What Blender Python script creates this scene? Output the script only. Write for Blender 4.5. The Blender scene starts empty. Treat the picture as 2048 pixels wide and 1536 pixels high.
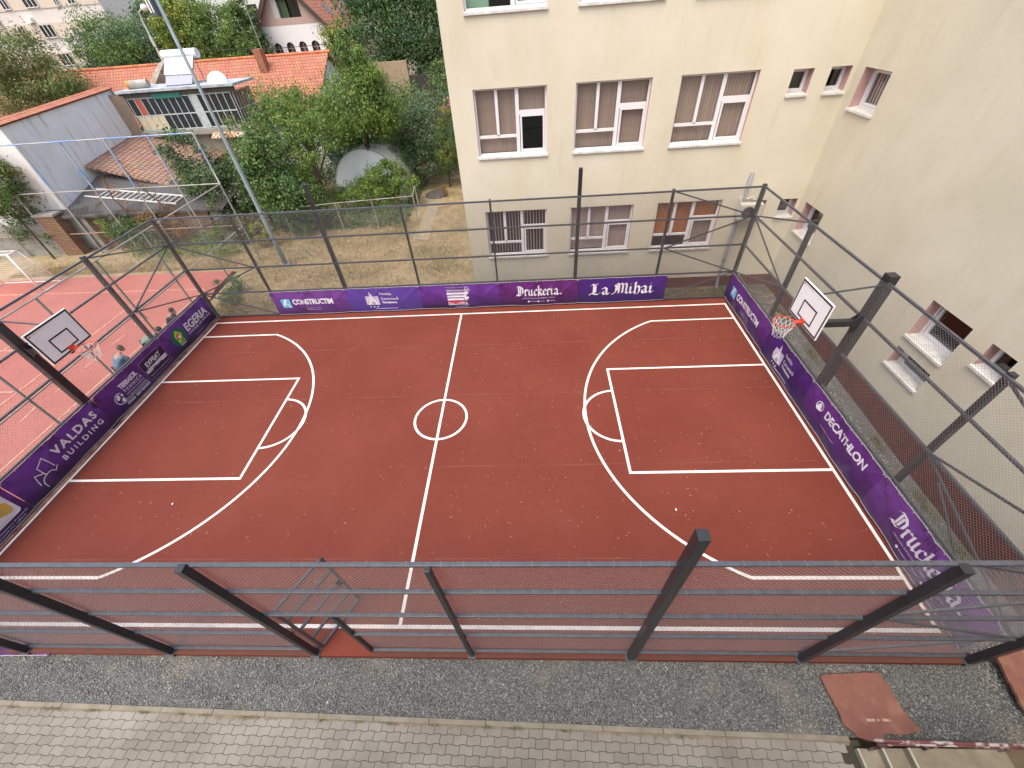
import bpy, bmesh, math, random
import numpy as np
from mathutils import Vector, Matrix
R = math.radians
rnd = random.Random(7)
nr = np.random.RandomState(11)
scn = bpy.context.scene
COL = scn.collection

# ---------------------------------------------------------------- camera, sky, sun, exposure
cam_d = bpy.data.cameras.new('camera')
cam = bpy.data.objects.new('camera', cam_d); COL.objects.link(cam)
cam_d.sensor_width = 36.0
cam_d.lens = 36.0 * 799.467 / 2048.0
cam_d.clip_start = 0.05; cam_d.clip_end = 3000
rt = Vector((0.99794524, 0.02204261, -0.06016163)); up = Vector((0.02787412, 0.69609328, 0.71741005)); fw = Vector((-0.0576917, 0.7176129, -0.69404855))
m = Matrix((rt, up, -fw)).transposed().to_4x4(); m.translation = Vector((2.7745, -7.6224, 8.7026))
cam.matrix_world = m
scn.camera = cam
SUN_EL, SUN_AZ = 64.0, 211.0            # azimuth measured clockwise from +Y
w = bpy.data.worlds.new('World'); scn.world = w; w.use_nodes = True
nt = w.node_tree
sky = nt.nodes.new('ShaderNodeTexSky'); sky.sky_type = 'NISHITA'; sky.sun_disc = False
sky.sun_elevation = R(SUN_EL); sky.sun_rotation = R(SUN_AZ); sky.air_density = 1.6; sky.dust_density = 5.0; sky.ozone_density = 0.6
bg = nt.nodes['Background']; bg.inputs['Strength'].default_value = 0.15
nt.links.new(sky.outputs[0], bg.inputs[0])
sd = bpy.data.lights.new('sun', 'SUN'); sd.energy = 0.70; sd.angle = R(35); sd.color = (1.0, 0.95, 0.88)
so = bpy.data.objects.new('sun', sd); COL.objects.link(so)
dirv = Vector((math.sin(R(SUN_AZ)) * math.cos(R(SUN_EL)), math.cos(R(SUN_AZ)) * math.cos(R(SUN_EL)), math.sin(R(SUN_EL))))
so.rotation_euler = dirv.to_track_quat('Z', 'Y').to_euler()
scn.view_settings.view_transform = 'Standard'; scn.view_settings.look = 'None'
scn.view_settings.exposure = 1.05; scn.view_settings.gamma = 1.0

# ---------------------------------------------------------------- materials
MATS = {}
def mat(name, col, rough=0.7, metal=0.0, var=0.0, vscale=4.0, col2=None, bump=0.0, bscale=30.0, island=0.0, spec=0.4, stretch=(1, 1, 1), trans=0.0, blend=(0.35, 0.65), detail=6.0):
    if name in MATS: return MATS[name]
    M = bpy.data.materials.new(name); M.use_nodes = True; MATS[name] = M
    N = M.node_tree; L = N.links; b = N.nodes['Principled BSDF']
    b.inputs['Roughness'].default_value = rough; b.inputs['Metallic'].default_value = metal
    b.inputs['Specular IOR Level'].default_value = spec
    tc = N.nodes.new('ShaderNodeTexCoord')
    mp = N.nodes.new('ShaderNodeMapping'); mp.inputs['Scale'].default_value = stretch
    L.new(tc.outputs['Object'], mp.inputs['Vector'])
    c = N.nodes.new('ShaderNodeRGB'); c.outputs[0].default_value = (*col, 1); out = c.outputs[0]
    if col2 is not None or var > 0:
        n = N.nodes.new('ShaderNodeTexNoise'); n.inputs['Scale'].default_value = vscale; n.inputs['Detail'].default_value = detail; n.inputs['Roughness'].default_value = 0.62
        L.new(mp.outputs[0], n.inputs['Vector'])
        mr = N.nodes.new('ShaderNodeMapRange'); mr.inputs[1].default_value = blend[0]; mr.inputs[2].default_value = blend[1]
        L.new(n.outputs['Fac'], mr.inputs[0])
        mx = N.nodes.new('ShaderNodeMix'); mx.data_type = 'RGBA'
        c2 = col2 if col2 is not None else tuple(max(0, x * (1 - var)) for x in col)
        mx.inputs[6].default_value = (*(col if col2 is not None else tuple(min(1, x * (1 + var)) for x in col)), 1); mx.inputs[7].default_value = (*c2, 1)
        L.new(mr.outputs[0], mx.inputs[0]); out = mx.outputs[2]
    if island > 0:
        g = N.nodes.new('ShaderNodeNewGeometry')
        hs = N.nodes.new('ShaderNodeHueSaturation')
        m1 = N.nodes.new('ShaderNodeMapRange'); m1.inputs[3].default_value = 1 - island; m1.inputs[4].default_value = 1 + island
        L.new(g.outputs['Random Per Island'], m1.inputs[0]); L.new(m1.outputs[0], hs.inputs['Value'])
        m2 = N.nodes.new('ShaderNodeMath'); m2.operation = 'MULTIPLY'; m2.inputs[1].default_value = 7.31
        m3 = N.nodes.new('ShaderNodeMath'); m3.operation = 'FRACT'
        m4 = N.nodes.new('ShaderNodeMapRange'); m4.inputs[3].default_value = 0.5 - 0.03 * island * 2; m4.inputs[4].default_value = 0.5 + 0.03 * island * 2
        L.new(g.outputs['Random Per Island'], m2.inputs[0]); L.new(m2.outputs[0], m3.inputs[0]); L.new(m3.outputs[0], m4.inputs[0]); L.new(m4.outputs[0], hs.inputs['Hue'])
        L.new(out, hs.inputs['Color']); out = hs.outputs[0]
    L.new(out, b.inputs['Base Color'])
    M['out'] = 1
    if bump > 0:
        n = N.nodes.new('ShaderNodeTexNoise'); n.inputs['Scale'].default_value = bscale; n.inputs['Detail'].default_value = 5
        L.new(mp.outputs[0], n.inputs['Vector'])
        bp = N.nodes.new('ShaderNodeBump'); bp.inputs['Strength'].default_value = 1.0; bp.inputs['Distance'].default_value = bump
        L.new(n.outputs['Fac'], bp.inputs['Height']); L.new(bp.outputs[0], b.inputs['Normal'])
    if trans > 0:
        tr = N.nodes.new('ShaderNodeBsdfTranslucent'); L.new(out, tr.inputs['Color'])
        ms = N.nodes.new('ShaderNodeMixShader'); ms.inputs[0].default_value = trans
        L.new(b.outputs[0], ms.inputs[1]); L.new(tr.outputs[0], ms.inputs[2]); L.new(ms.outputs[0], N.nodes['Material Output'].inputs[0])
    return M
def extra(M, scale, thr, col, amount=0.6, stretch=(1, 1, 1), detail=8, kind='noise', soft=0.08):
    """lays a second pattern (stains, specks) over a material's own colour"""
    N = M.node_tree; L = N.links; b = N.nodes['Principled BSDF']; src = b.inputs['Base Color'].links[0].from_socket
    tc = N.nodes.new('ShaderNodeTexCoord'); mp = N.nodes.new('ShaderNodeMapping'); mp.inputs['Scale'].default_value = stretch
    L.new(tc.outputs['Object'], mp.inputs['Vector'])
    if kind == 'voronoi':
        n = N.nodes.new('ShaderNodeTexVoronoi'); n.inputs['Scale'].default_value = scale; o = n.outputs['Distance']; lo, hi = thr, thr - soft
    else:
        n = N.nodes.new('ShaderNodeTexNoise'); n.inputs['Scale'].default_value = scale; n.inputs['Detail'].default_value = detail; o = n.outputs['Fac']; lo, hi = thr - soft, thr + soft
    L.new(mp.outputs[0], n.inputs['Vector'])
    mr = N.nodes.new('ShaderNodeMapRange'); mr.inputs[1].default_value = lo; mr.inputs[2].default_value = hi; mr.inputs[4].default_value = amount
    L.new(o, mr.inputs[0])
    mx = N.nodes.new('ShaderNodeMix'); mx.data_type = 'RGBA'; mx.inputs[7].default_value = (*col, 1)
    L.new(mr.outputs[0], mx.inputs[0]); L.new(src, mx.inputs[6]); L.new(mx.outputs[2], b.inputs['Base Color'])
    return M
def glass_mat():
    M = bpy.data.materials.new('window_glass'); M.use_nodes = True; N = M.node_tree; L = N.links
    for n in list(N.nodes):
        if n.type == 'BSDF_PRINCIPLED': N.nodes.remove(n)
    t = N.nodes.new('ShaderNodeBsdfTransparent'); t.inputs[0].default_value = (.86, .88, .87, 1)
    g = N.nodes.new('ShaderNodeBsdfGlossy'); g.inputs['Roughness'].default_value = 0.03
    lw_ = N.nodes.new('ShaderNodeLayerWeight'); lw_.inputs[0].default_value = .5
    pw_ = N.nodes.new('ShaderNodeMath'); pw_.operation = 'POWER'; pw_.inputs[1].default_value = 3.0; L.new(lw_.outputs['Facing'], pw_.inputs[0])
    f = N.nodes.new('ShaderNodeMath'); f.operation = 'MULTIPLY_ADD'; f.inputs[1].default_value = .75; f.inputs[2].default_value = .09; L.new(pw_.outputs[0], f.inputs[0])
    ms = N.nodes.new('ShaderNodeMixShader'); L.new(f.outputs[0], ms.inputs[0]); L.new(t.outputs[0], ms.inputs[1]); L.new(g.outputs[0], ms.inputs[2])
    L.new(ms.outputs[0], N.nodes['Material Output'].inputs[0])
    return M
GLASS = glass_mat()

m_court = mat('red_acrylic_court', (.172, .046, .032), rough=.8, col2=(.150, .039, .027), vscale=.55, bump=.0015, bscale=120, spec=.08, detail=9)
extra(m_court, 6.0, .62, (.17, .042, .033), .35, stretch=(.35, 1, 1))
extra(m_court, 1.1, .60, (.205, .062, .048), .35)
extra(m_court, .28, .52, (.140, .031, .022), .5, soft=.14)
extra(m_court, 14.0, .70, (.22, .08, .055), .10, stretch=(1, .12, 1))
extra(m_court, 60.0, .63, (.30, .105, .08), .25)
m_court2 = mat('faded_red_court', (.41, .135, .105), rough=.75, col2=(.36, .115, .09), vscale=.8, bump=.001, bscale=90)
m_line = mat('court_line_paint', (.78, .73, .70), rough=.6, var=.06, vscale=8)
extra(m_line, 20, .62, (.6, .42, .38), .35)
extra(m_line, 3.5, .60, (.58, .44, .40), .45)
m_line2 = mat('worn_line_paint', (.72, .42, .30), rough=.7, col2=(.5, .22, .16), vscale=5)
m_steel = mat('anthracite_painted_steel', (.020, .021, .026), rough=.38, var=.25, vscale=9, spec=.6)
m_rail = mat('anthracite_rail_paint', (.062, .066, .080), rough=.36, var=.2, vscale=9, spec=.7)
m_wire = mat('galvanised_wire', (.30, .285, .29), rough=.42, metal=.2, spec=.6)
m_wire_d = mat('shade_toned_wire', (.13, .125, .13), rough=.45, spec=.5)  # same mesh wire, painted darker to imitate how light falls on the far side
m_black = mat('black_rubber', (.015, .015, .016), rough=.6)
m_stucco = mat('cream_stucco', (.63, .590, .475), rough=.9, col2=(.58, .535, .42), vscale=.55, bump=.004, bscale=45, detail=9)
extra(m_stucco, .9, .60, (.55, .465, .32), .40, stretch=(1, 1, .22))
extra(m_stucco, 2.2, .66, (.44, .35, .23), .22, stretch=(2.2, 2.2, .35))
extra(m_stucco, .35, .55, (.69, .635, .525), .5)
m_plinth = mat('oxblood_plinth_paint', (.150, .038, .028), rough=.8, col2=(.10, .030, .024), vscale=3, bump=.004, bscale=40)
m_reveal = mat('pink_reveal_paint', (.52, .33, .31), rough=.85, col2=(.42, .25, .22), vscale=3)
m_pvc = mat('white_window_frame', (.74, .73, .76), rough=.35)
m_sill = mat('white_metal_sill', (.66, .66, .66), rough=.5, col2=(.5, .49, .47), vscale=6)
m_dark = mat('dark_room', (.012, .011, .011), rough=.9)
def slat(name, c): return mat(name, c, rough=.8, island=.06)
m_bl_brown = slat('taupe_blind', (.46, .33, .28)); m_bl_mauve = slat('mauve_blind', (.55, .43, .40)); m_bl_orange = slat('orange_blind', (.62, .20, .05)); m_bl_green = slat('green_curtain', (.34, .52, .38)); m_bl_pale = slat('pale_blind', (.5, .42, .40))
m_gravel = mat('gravel_bed', (.145, .148, .142), rough=.9, col2=(.05, .052, .052), vscale=38, bump=.02, bscale=42, blend=(.4, .6))
extra(m_gravel, 1.1, .66, (.33, .28, .21), .35)
m_stone = mat('grey_gravel_stone', (.27, .275, .265), rough=.85, island=.66, col2=(.205, .21, .205), vscale=1.2)
m_paver = mat('concrete_paver', (.222, .203, .176), rough=.9, island=.10, col2=(.188, .170, .145), vscale=1.1, bump=.002, bscale=160)
extra(m_paver, .5, .55, (.31, .29, .255), .6)
m_joint = mat('mossy_joint', (.055, .047, .034), rough=1)
m_kerb = mat('concrete_kerb', (.25, .225, .18), rough=.9, col2=(.19, .17, .13), vscale=5, bump=.002, bscale=90)
m_soil = mat('dry_soil', (.20, .155, .105), rough=1, col2=(.12, .10, .06), vscale=1.5, bump=.02, bscale=14)
m_yard = mat('dry_grass_ground', (.40, .31, .19), rough=1, col2=(.24, .19, .105), vscale=1.2, bump=.03, bscale=16)
extra(m_yard, .5, .60, (.13, .14, .06), .7)
m_conc = mat('weathered_concrete', (.33, .31, .28), rough=.9, col2=(.22, .21, .18), vscale=2.5, bump=.004, bscale=40)
m_rust = mat('rusty_maroon_pipe', (.13, .045, .045), rough=.6, col2=(.42, .36, .36), vscale=5, blend=(.50, .56))
m_white = mat('white_enamel', (.8, .79, .77), rough=.35, spec=.5)
m_board = mat('white_backboard', (.84, .83, .84), rough=.3, spec=.5, var=.02)
m_rim = mat('orange_red_rim', (.62, .06, .035), rough=.4)
m_net = mat('white_net_cord', (.75, .73, .70), rough=.8)
m_alu = mat('pale_banner_hem', (.42, .40, .44), rough=.5)

# ---------------------------------------------------------------- mesh helpers
class MB:
    def __init__(s): s.v = []; s.f = []
    def add(s, vs, fs):
        n = len(s.v); s.v += [tuple(map(float, p)) for p in vs]; s.f += [tuple(i + n for i in f) for f in fs]; return s
    def box(s, a, b):
        x0, x1 = sorted((a[0], b[0])); y0, y1 = sorted((a[1], b[1])); z0, z1 = sorted((a[2], b[2]))
        return s.add([(x0, y0, z0), (x1, y0, z0), (x1, y1, z0), (x0, y1, z0), (x0, y0, z1), (x1, y0, z1), (x1, y1, z1), (x0, y1, z1)],
                     [(0, 3, 2, 1), (4, 5, 6, 7), (0, 1, 5, 4), (1, 2, 6, 5), (2, 3, 7, 6), (3, 0, 4, 7)])
    def bar(s, p, q, w, h=None, upv=(0, 0, 1)):
        h = h or w; p = Vector(p); q = Vector(q); d = (q - p).normalized(); u = Vector(upv)
        if abs(d.dot(u)) > .98: u = Vector((0, 1, 0))
        a = d.cross(u).normalized() * (w / 2); b = a.cross(d).normalized() * (h / 2)
        vs = [p - a - b, p + a - b, p + a + b, p - a + b, q - a - b, q + a - b, q + a + b, q - a + b]
        return s.add(vs, [(0, 3, 2, 1), (4, 5, 6, 7), (0, 1, 5, 4), (1, 2, 6, 5), (2, 3, 7, 6), (3, 0, 4, 7)])
    def tube(s, pts, r, n=6, cap=True):
        pts = [Vector(p) for p in pts]; rs = r if isinstance(r, (list, tuple)) else [r] * len(pts); rings = []
        prev = None; base = len(s.v)
        for i, p in enumerate(pts):
            d = (pts[min(i + 1, len(pts) - 1)] - pts[max(i - 1, 0)])
            d = d.normalized() if d.length > 1e-9 else Vector((0, 0, 1))
            if prev is None:
                u = Vector((0, 0, 1)) if abs(d.z) < .9 else Vector((1, 0, 0)); a = d.cross(u).normalized()
            else: a = (prev - d * prev.dot(d)).normalized()
            prev = a; b = d.cross(a)
            for k in range(n):
                t = 2 * math.pi * k / n; s.v.append(tuple(p + (a * math.cos(t) + b * math.sin(t)) * rs[i]))
        for i in range(len(pts) - 1):
            for k in range(n): s.f.append((base + i * n + k, base + i * n + (k + 1) % n, base + (i + 1) * n + (k + 1) % n, base + (i + 1) * n + k))
        if cap:
            s.f.append(tuple(base + k for k in range(n))[::-1]); s.f.append(tuple(base + (len(pts) - 1) * n + k for k in range(n)))
        return s
    def prism(s, pts, z0, z1):
        n = len(pts); vs = [(x, y, z0) for x, y in pts] + [(x, y, z1) for x, y in pts]
        return s.add(vs, [tuple(range(n))[::-1], tuple(range(n, 2 * n))] + [(i, (i + 1) % n, (i + 1) % n + n, i + n) for i in range(n)])
    def quad(s, *p): return s.add(p, [tuple(range(len(p)))])
    def ell(s, c, r, n=10, m=7, half=False):
        base = len(s.v); top = m
        for i in range(m + 1):
            ph = (math.pi / 2 if half else math.pi) * i / m
            for k in range(n):
                t = 2 * math.pi * k / n; s.v.append((c[0] + r[0] * math.sin(ph) * math.cos(t), c[1] + r[1] * math.sin(ph) * math.sin(t), c[2] + r[2] * math.cos(ph)))
        for i in range(m):
            for k in range(n): s.f.append((base + i * n + k, base + (i + 1) * n + k, base + (i + 1) * n + (k + 1) % n, base + i * n + (k + 1) % n))
        return s
    def build(s, name, material, parent=None, smooth=False, bevel=0.0, **tags):
        me = bpy.data.meshes.new(name); me.from_pydata(s.v, [], s.f); me.update()
        if smooth: me.polygons.foreach_set('use_smooth', [True] * len(me.polygons))
        o = bpy.data.objects.new(name, me); me.materials.append(material); COL.objects.link(o)
        if parent is not None:
            o.parent = parent
            o.matrix_parent_inverse = parent_inv(parent)
        if bevel:
            b = o.modifiers.new('bevel', 'BEVEL'); b.width = bevel; b.segments = 2; b.limit_method = 'ANGLE'
        for k, v in tags.items(): o[k] = v
        return o
def world_mat(o):
    M = Matrix.LocRotScale(o.location, o.rotation_euler, o.scale)
    if o.parent: M = world_mat(o.parent) @ o.matrix_parent_inverse @ M
    return M
def parent_inv(p): return world_mat(p).inverted()
def npobj(name, V, F, material, parent=None, smooth=False, **tags):
    """V (n,3) array, F (k,m) int array of equal sized faces"""
    me = bpy.data.meshes.new(name); k, mm = F.shape
    me.vertices.add(len(V)); me.vertices.foreach_set('co', np.ascontiguousarray(V, np.float32).ravel())
    me.loops.add(k * mm); me.loops.foreach_set('vertex_index', np.ascontiguousarray(F, np.int32).ravel())
    me.polygons.add(k); me.polygons.foreach_set('loop_start', np.arange(0, k * mm, mm, dtype=np.int32)); me.polygons.foreach_set('loop_total', np.full(k, mm, np.int32))
    me.update(calc_edges=True); me.validate()
    if smooth: me.polygons.foreach_set('use_smooth', [True] * k)
    o = bpy.data.objects.new(name, me); me.materials.append(material); COL.objects.link(o)
    if parent is not None: o.parent = parent; o.matrix_parent_inverse = parent_inv(parent)
    for a, b in tags.items(): o[a] = b
    return o
def thing(name, label, cat, loc=(0, 0, 0), group=None, rz=0.0):
    o = bpy.data.objects.new(name, None); o.empty_display_size = .3; COL.objects.link(o)
    o.location = loc; o.rotation_euler = (0, 0, rz); o['label'] = label; o['category'] = cat
    if group: o['group'] = group
    return o
def tagt(o, label, cat, group=None):
    o['label'] = label; o['category'] = cat
    if group: o['group'] = group
    return o
def struct(o): o['kind'] = 'structure'; return o

# ---------------------------------------------------------------- ground, courts, markings
XL, XR, YN, YF = -10.17, 10.12, -5.77, 5.80
PX = [XL, -7.41, -4.40, -1.51, 1.47, 4.36, 7.33, XR]
PY = [YF, 2.98, 0.0, -2.90, YN]
ZR = [0.05, 1.10, 2.12, 3.11, 4.0]
L2, W2 = 9.94, 5.365; GX0, GX1 = -1.44, -.44
g = MB(); g.quad((-900, -900, -.66), (900, -900, -.66), (900, 900, -.66), (-900, 900, -.66)); struct(g.build('ground', m_soil))
g = MB(); g.quad((-11.3, 5.9, -.11), (.46, 5.9, -.11), (.46, 30, -.11), (-12.6, 30, -.11), (-12.6, 12.6, -.11), (-11.6, 9.9, -.11)); struct(g.build('yard_ground', m_yard))
g = MB(); g.quad((.46, 5.9, -.12), (12.2, 5.9, -.12), (12.2, 7.0, -.12), (.46, 7.0, -.12)); struct(g.build('soil_strip', m_soil))
g = MB(); g.box((XL - .10, YN - .09, -.30), (XR + .09, YF + .08, 0.0)); struct(g.build('court_slab', m_court, bevel=.01))
lw = .07
g = MB()
def rect(x0, y0, x1, y1, z=.004): g.quad((x0, y0, z), (x1, y0, z), (x1, y1, z), (x0, y1, z))
h = lw / 2
# outer frame, butted end to end
rect(-L2 - h, W2 - h, L2 + h, W2 + h); rect(-L2 - h, -W2 - h, L2 + h, -W2 + h)
rect(-L2 - h, -W2 + h, -L2 + h, W2 - h); rect(L2 - h, -W2 + h, L2 + h, W2 - h)
rect(-h, -W2 + h, h, W2 - h)
def arc(cx, cy, r, a0, a1, n=48, z=.008):
    for i in range(n):
        t0, t1 = a0 + (a1 - a0) * i / n, a0 + (a1 - a0) * (i + 1) / n
        p = [(cx + (r + s) * math.cos(t), cy + (r + s) * math.sin(t), z) for s, t in ((-h, t0), (h, t0), (h, t1), (-h, t1))]
        g.quad(*p)
arc(0, 0, .757, 0, 2 * math.pi)
yk, K, ys, tx = 1.93, 4.85, 4.447, 2.918
ca = .839; Ra = 4.909; ang = math.asin(ys / Ra)
for s in (-1, 1):
    xb = s * (L2 - h)
    x1 = s * (L2 - K)
    for yy in (-yk, yk): rect(min(xb, x1 - s * h), yy - h, max(xb, x1 - s * h), yy + h)
    rect(x1 - h, -yk + h, x1 + h, yk - h)
    for yy in (-ys, ys): rect(min(xb, s * (L2 - tx)), yy - h, max(xb, s * (L2 - tx)), yy + h)
    cx = s * (L2 - ca)
    if s > 0:
        arc(cx, 0, Ra, math.pi - ang, math.pi + ang, 72); arc(x1, 0, .95, math.pi / 2 + .02, 1.5 * math.pi - .02, 36, .012)
    else:
        arc(cx, 0, Ra, -ang, ang, 72); arc(x1, 0, .95, -math.pi / 2 + .02, math.pi / 2 - .02, 36, .012)
struct(g.build('court_markings', m_line))
m_seam = mat('court_seam', (.150, .036, .027), rough=.75, col2=(.172, .043, .032), vscale=2.5, stretch=(1, 6, 1))
g = MB()
for y, a, b in ((-1.66, -.2, 9.7), (.95, -9.7, 9.8), (3.4, -9.7, 9.8), (-4.05, -9.7, 6.0)):
    x = a
    while x < b: x2 = min(b, x + .6); w1 = .012 + .010 * math.sin(x * 2.1); g.quad((x, y - w1, .002), (x2, y - w1, .002), (x2, y + w1, .002), (x, y + w1, .002)); x = x2
struct(g.build('court_seams', m_seam))
m_sand = mat('sandy_dust', (.27, .165, .12), rough=.95, col2=(.17, .045, .034), vscale=3.5, blend=(.38, .60))
g = MB(); n = 40
for i in range(n):
    y0, y1 = 5.72 - 11.3 * i / n, 5.72 - 11.3 * (i + 1) / n; wd = lambda y: .10 + .09 * math.sin(y * 2.2) + .10 * math.exp(-((y - 2.6) / 1.4) ** 2)
    g.quad((XL - .08, y1, .0025), (XL + .12 + wd(y1) * .6, y1, .0025), (XL + .12 + wd(y0) * .6, y0, .0025), (XL - .08, y0, .0025))
g.build('sand', m_sand, kind='stuff', label='thin brown sandy dust along the foot of the left banners', category='sand')
# neighbouring, faded court
g = MB(); g.prism([(-27, -12), (-10.75, -12), (-10.75, 2.0), (-10.9, 5.2), (-11.2, 6.6), (-11.7, 8.2), (-11.8, 9.95), (-24, 9.95), (-27, 9.5)], -.28, -.05); struct(g.build('neighbouring_court', m_court2))
g = MB()
def ln(p, q, wd=.06, z=-.045):
    p = Vector((*p, z)); q = Vector((*q, z)); d = (q - p).normalized(); n = Vector((-d.y, d.x, 0)) * wd / 2
    g.quad(p - n, q - n, q + n, p + n)
ln((-26.5, 8.6), (-12.2, 8.25)); ln((-12.2, 8.2), (-12.6, -11.5), z=-.041)
for a, b in (((-14.9, 7.6), (-15.3, -9)), ((-17.9, 6.2), (-18.2, 1.0))): ln(a, b, z=-.037)
for k in range(9): ln((-13.6 + .1 * math.sin(k), 6.2 - k * 1.3), (-13.6, 5.5 - k * 1.3), z=-.041)
ln((-22, 4.2), (-15.2, 4.0), z=-.033); ln((-22, 1.8), (-15.2, 1.7), z=-.033)
struct(g.build('neighbouring_court_markings', m_line2))

# gravel: near strip, right strip (falling away towards the wall)
def gz(x, y):
    z = -.12
    if x > 10.2: z -= .40 * min(1, (x - 10.2) / 1.6) * min(1, max(0, (6.2 - y) / 10))
    return z
g = MB(); nx, ny = 60, 4
def kerb_y(x): return -6.705 - .0165 * (x - .0)
xs = np.linspace(-11, 13, nx + 1)
for i in range(nx):
    for j in range(ny):
        p = []
        for a, b in ((i, j), (i + 1, j), (i + 1, j + 1), (i, j + 1)):
            x = xs[a]; y = (kerb_y(x) - .02) + (YN - .05 - kerb_y(x) + .02) * b / ny; p.append((x, y, gz(x, y) if x > 10.2 else -.12 + .008 * math.sin(x * 3 + b * 2)))
        g.quad(*p)
struct(g.build('gravel_strip', m_gravel))
g = MB()
ysr = np.linspace(YN - .05, 6.9, 31); xr = np.linspace(XR + .05, 12.15, 5)
for i in range(30):
    for j in range(4): g.quad(*[(xr[b], ysr[a], gz(xr[b], ysr[a]) + .004) for a, b in ((i, j), (i, j + 1), (i + 1, j + 1), (i + 1, j))])
struct(g.build('gravel_strip_by_wall', m_gravel))
def stones(name, n, fx, smin, smax, material):
    P = np.array([fx() for _ in range(n)])
    s = nr.uniform(smin, smax, n) * (1 + (nr.rand(n) > .985) * 1.0)
    o = np.array([(1, 0, 0), (-1, 0, 0), (0, 1, 0), (0, -1, 0), (0, 0, 1), (0, 0, -1)], float)
    V = np.repeat(o[None], n, 0) * nr.uniform(.6, 1.25, (n, 6, 1)) * np.stack([s, s * nr.uniform(.6, 1, n), s * nr.uniform(.4, .8, n)], 1)[:, None, :]
    a = nr.uniform(0, math.pi, n); ca_, sa = np.cos(a)[:, None], np.sin(a)[:, None]
    X = V[:, :, 0] * ca_ - V[:, :, 1] * sa; Y = V[:, :, 0] * sa + V[:, :, 1] * ca_; t = nr.normal(0, .4, n)[:, None]
    Z = V[:, :, 2] + X * t * .5
    V = np.stack([X, Y, Z], 2) + P[:, None, :]
    f = np.array([(0, 2, 4), (2, 1, 4), (1, 3, 4), (3, 0, 4), (2, 0, 5), (1, 2, 5), (3, 1, 5), (0, 3, 5)])
    F = (f[None] + 6 * np.arange(n)[:, None, None]).reshape(-1, 3)
    o = npobj(name, V.reshape(-1, 3), F, material); o['kind'] = 'stuff'; return o
def f1():
    x = rnd.uniform(-9.5, 11.2); k = kerb_y(x); y = rnd.uniform(k + .01, YN - .10); return (x, y, gz(x, y) + rnd.uniform(-.004, .01))
tagt(stones('gravel', 40000, f1, .008, .0175, m_stone), 'loose grey gravel in the strip between the fence and the paving', 'gravel')
def f2():
    while 1:
        x = rnd.uniform(XR + .12, 11.98); y = rnd.uniform(-6.2, 5.4)
        if rnd.random() < 1.15 - (x - 10.2) * .45: return (x, y, gz(x, y) + rnd.uniform(-.002, .012))
tagt(stones('gravel', 15000, f2, .014, .028, m_stone), 'loose grey gravel between the right fence and the building plinth', 'gravel')

# kerb and interlocking pavers
g = MB(); a0 = math.atan(-.0165)
x = -9.0
while x < 7.6:
    x2 = min(x + .98, 7.62); g.prism([(x + .004, kerb_y(x)), (x2 - .004, kerb_y(x2)), (x2 - .004, kerb_y(x2) - .075), (x + .004, kerb_y(x) - .075)], -.3, -.105 + rnd.uniform(-.004, .004)); x = x2 + .0
struct(g.build('kerb', m_kerb, bevel=.006))
g = MB(); g.quad((-9.2, -8.6, -.13), (7.75, -8.6, -.13), (7.75, kerb_y(7.7) - .05, -.13), (-9.2, kerb_y(-9.2) - .05, -.13)); struct(g.build('paver_joints', m_joint))
g = MB(); pw, ph = .228, .124; gap = .0040
def wv(t): s_ = math.sin(t / pw * 2 * math.pi); return .0085 * math.copysign(abs(s_) ** .7, s_)
ca_, sa_ = math.cos(a0), math.sin(a0)
for r in range(13):
    y0 = -6.785 - r * ph
    for c in range(-40, 35):
        x0 = c * pw + (r % 2) * pw / 2
        if x0 + pw > 7.62: continue
        js = rnd.uniform(-.0015, .0015)
        top = [(x0 + gap + (pw - 2 * gap) * i / 8, y0 - gap + wv(x0 + pw * i / 8)) for i in range(9)]
        bot = [(x0 + gap + (pw - 2 * gap) * i / 8, y0 - ph + gap + wv(x0 + pw * i / 8)) for i in range(8, -1, -1)]
        rs = [(x0 + pw - gap + .0045 * math.sin(k * math.pi / 2), y0 - ph * k / 4) for k in (1, 2, 3)]
        ls = [(x0 + gap + .0045 * math.sin(k * math.pi / 2), y0 - ph * k / 4) for k in (3, 2, 1)]
        poly = [(px * ca_ - (py + 6.705) * sa_, px * sa_ + (py + 6.705) * ca_ - 6.705) for px, py in top + rs + bot + ls]
        poly = poly[::-1]; n = len(poly); z = -.118 + js
        g.add([(a, b, z) for a, b in poly] + [(a, b, z - .014) for a, b in poly], [tuple(range(n))] + [(i, i + n, (i + 1) % n + n, (i + 1) % n) for i in range(n)])
struct(g.build('paving', m_paver))

m_kdirt = mat('kerb_dirt', (.165, .125, .080), rough=1, col2=(.21, .185, .15), vscale=7, bump=.004, bscale=60)
def strip(name, x0, x1, n, f0, f1, z, material, label):
    g = MB(); xs_ = np.linspace(x0, x1, n + 1)
    for a, b in zip(xs_, xs_[1:]): g.quad((a, f0(a), z), (b, f0(b), z), (b, f1(b), z), (a, f1(a), z))
    return g.build(name, material, kind='stuff', label=label, category='dirt')
jit = nr.rand(4000)
strip('dirt', -9, 7.6, 420, lambda x: kerb_y(x) - .078 - .012 - .030 * jit[int((x + 9) * 60) % 4000] * (1 + math.sin(x * 1.7)), lambda x: kerb_y(x) - .076, -.1135, m_kdirt, 'brown dirt and dry moss collected along the kerb')
m_edge = mat('dirty_slab_edge', (.085, .036, .026), rough=.85, col2=(.125, .042, .030), vscale=5, stretch=(1, 4, 1))
strip('dirt', XL - .09, GX0 - .02, 200, lambda x: YN - .0895, lambda x: YN - .03 + .022 * jit[int((x + 11) * 37) % 4000], .0028, m_edge, 'dark dirt along the outer edge of the court slab left of the gate')
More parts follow.
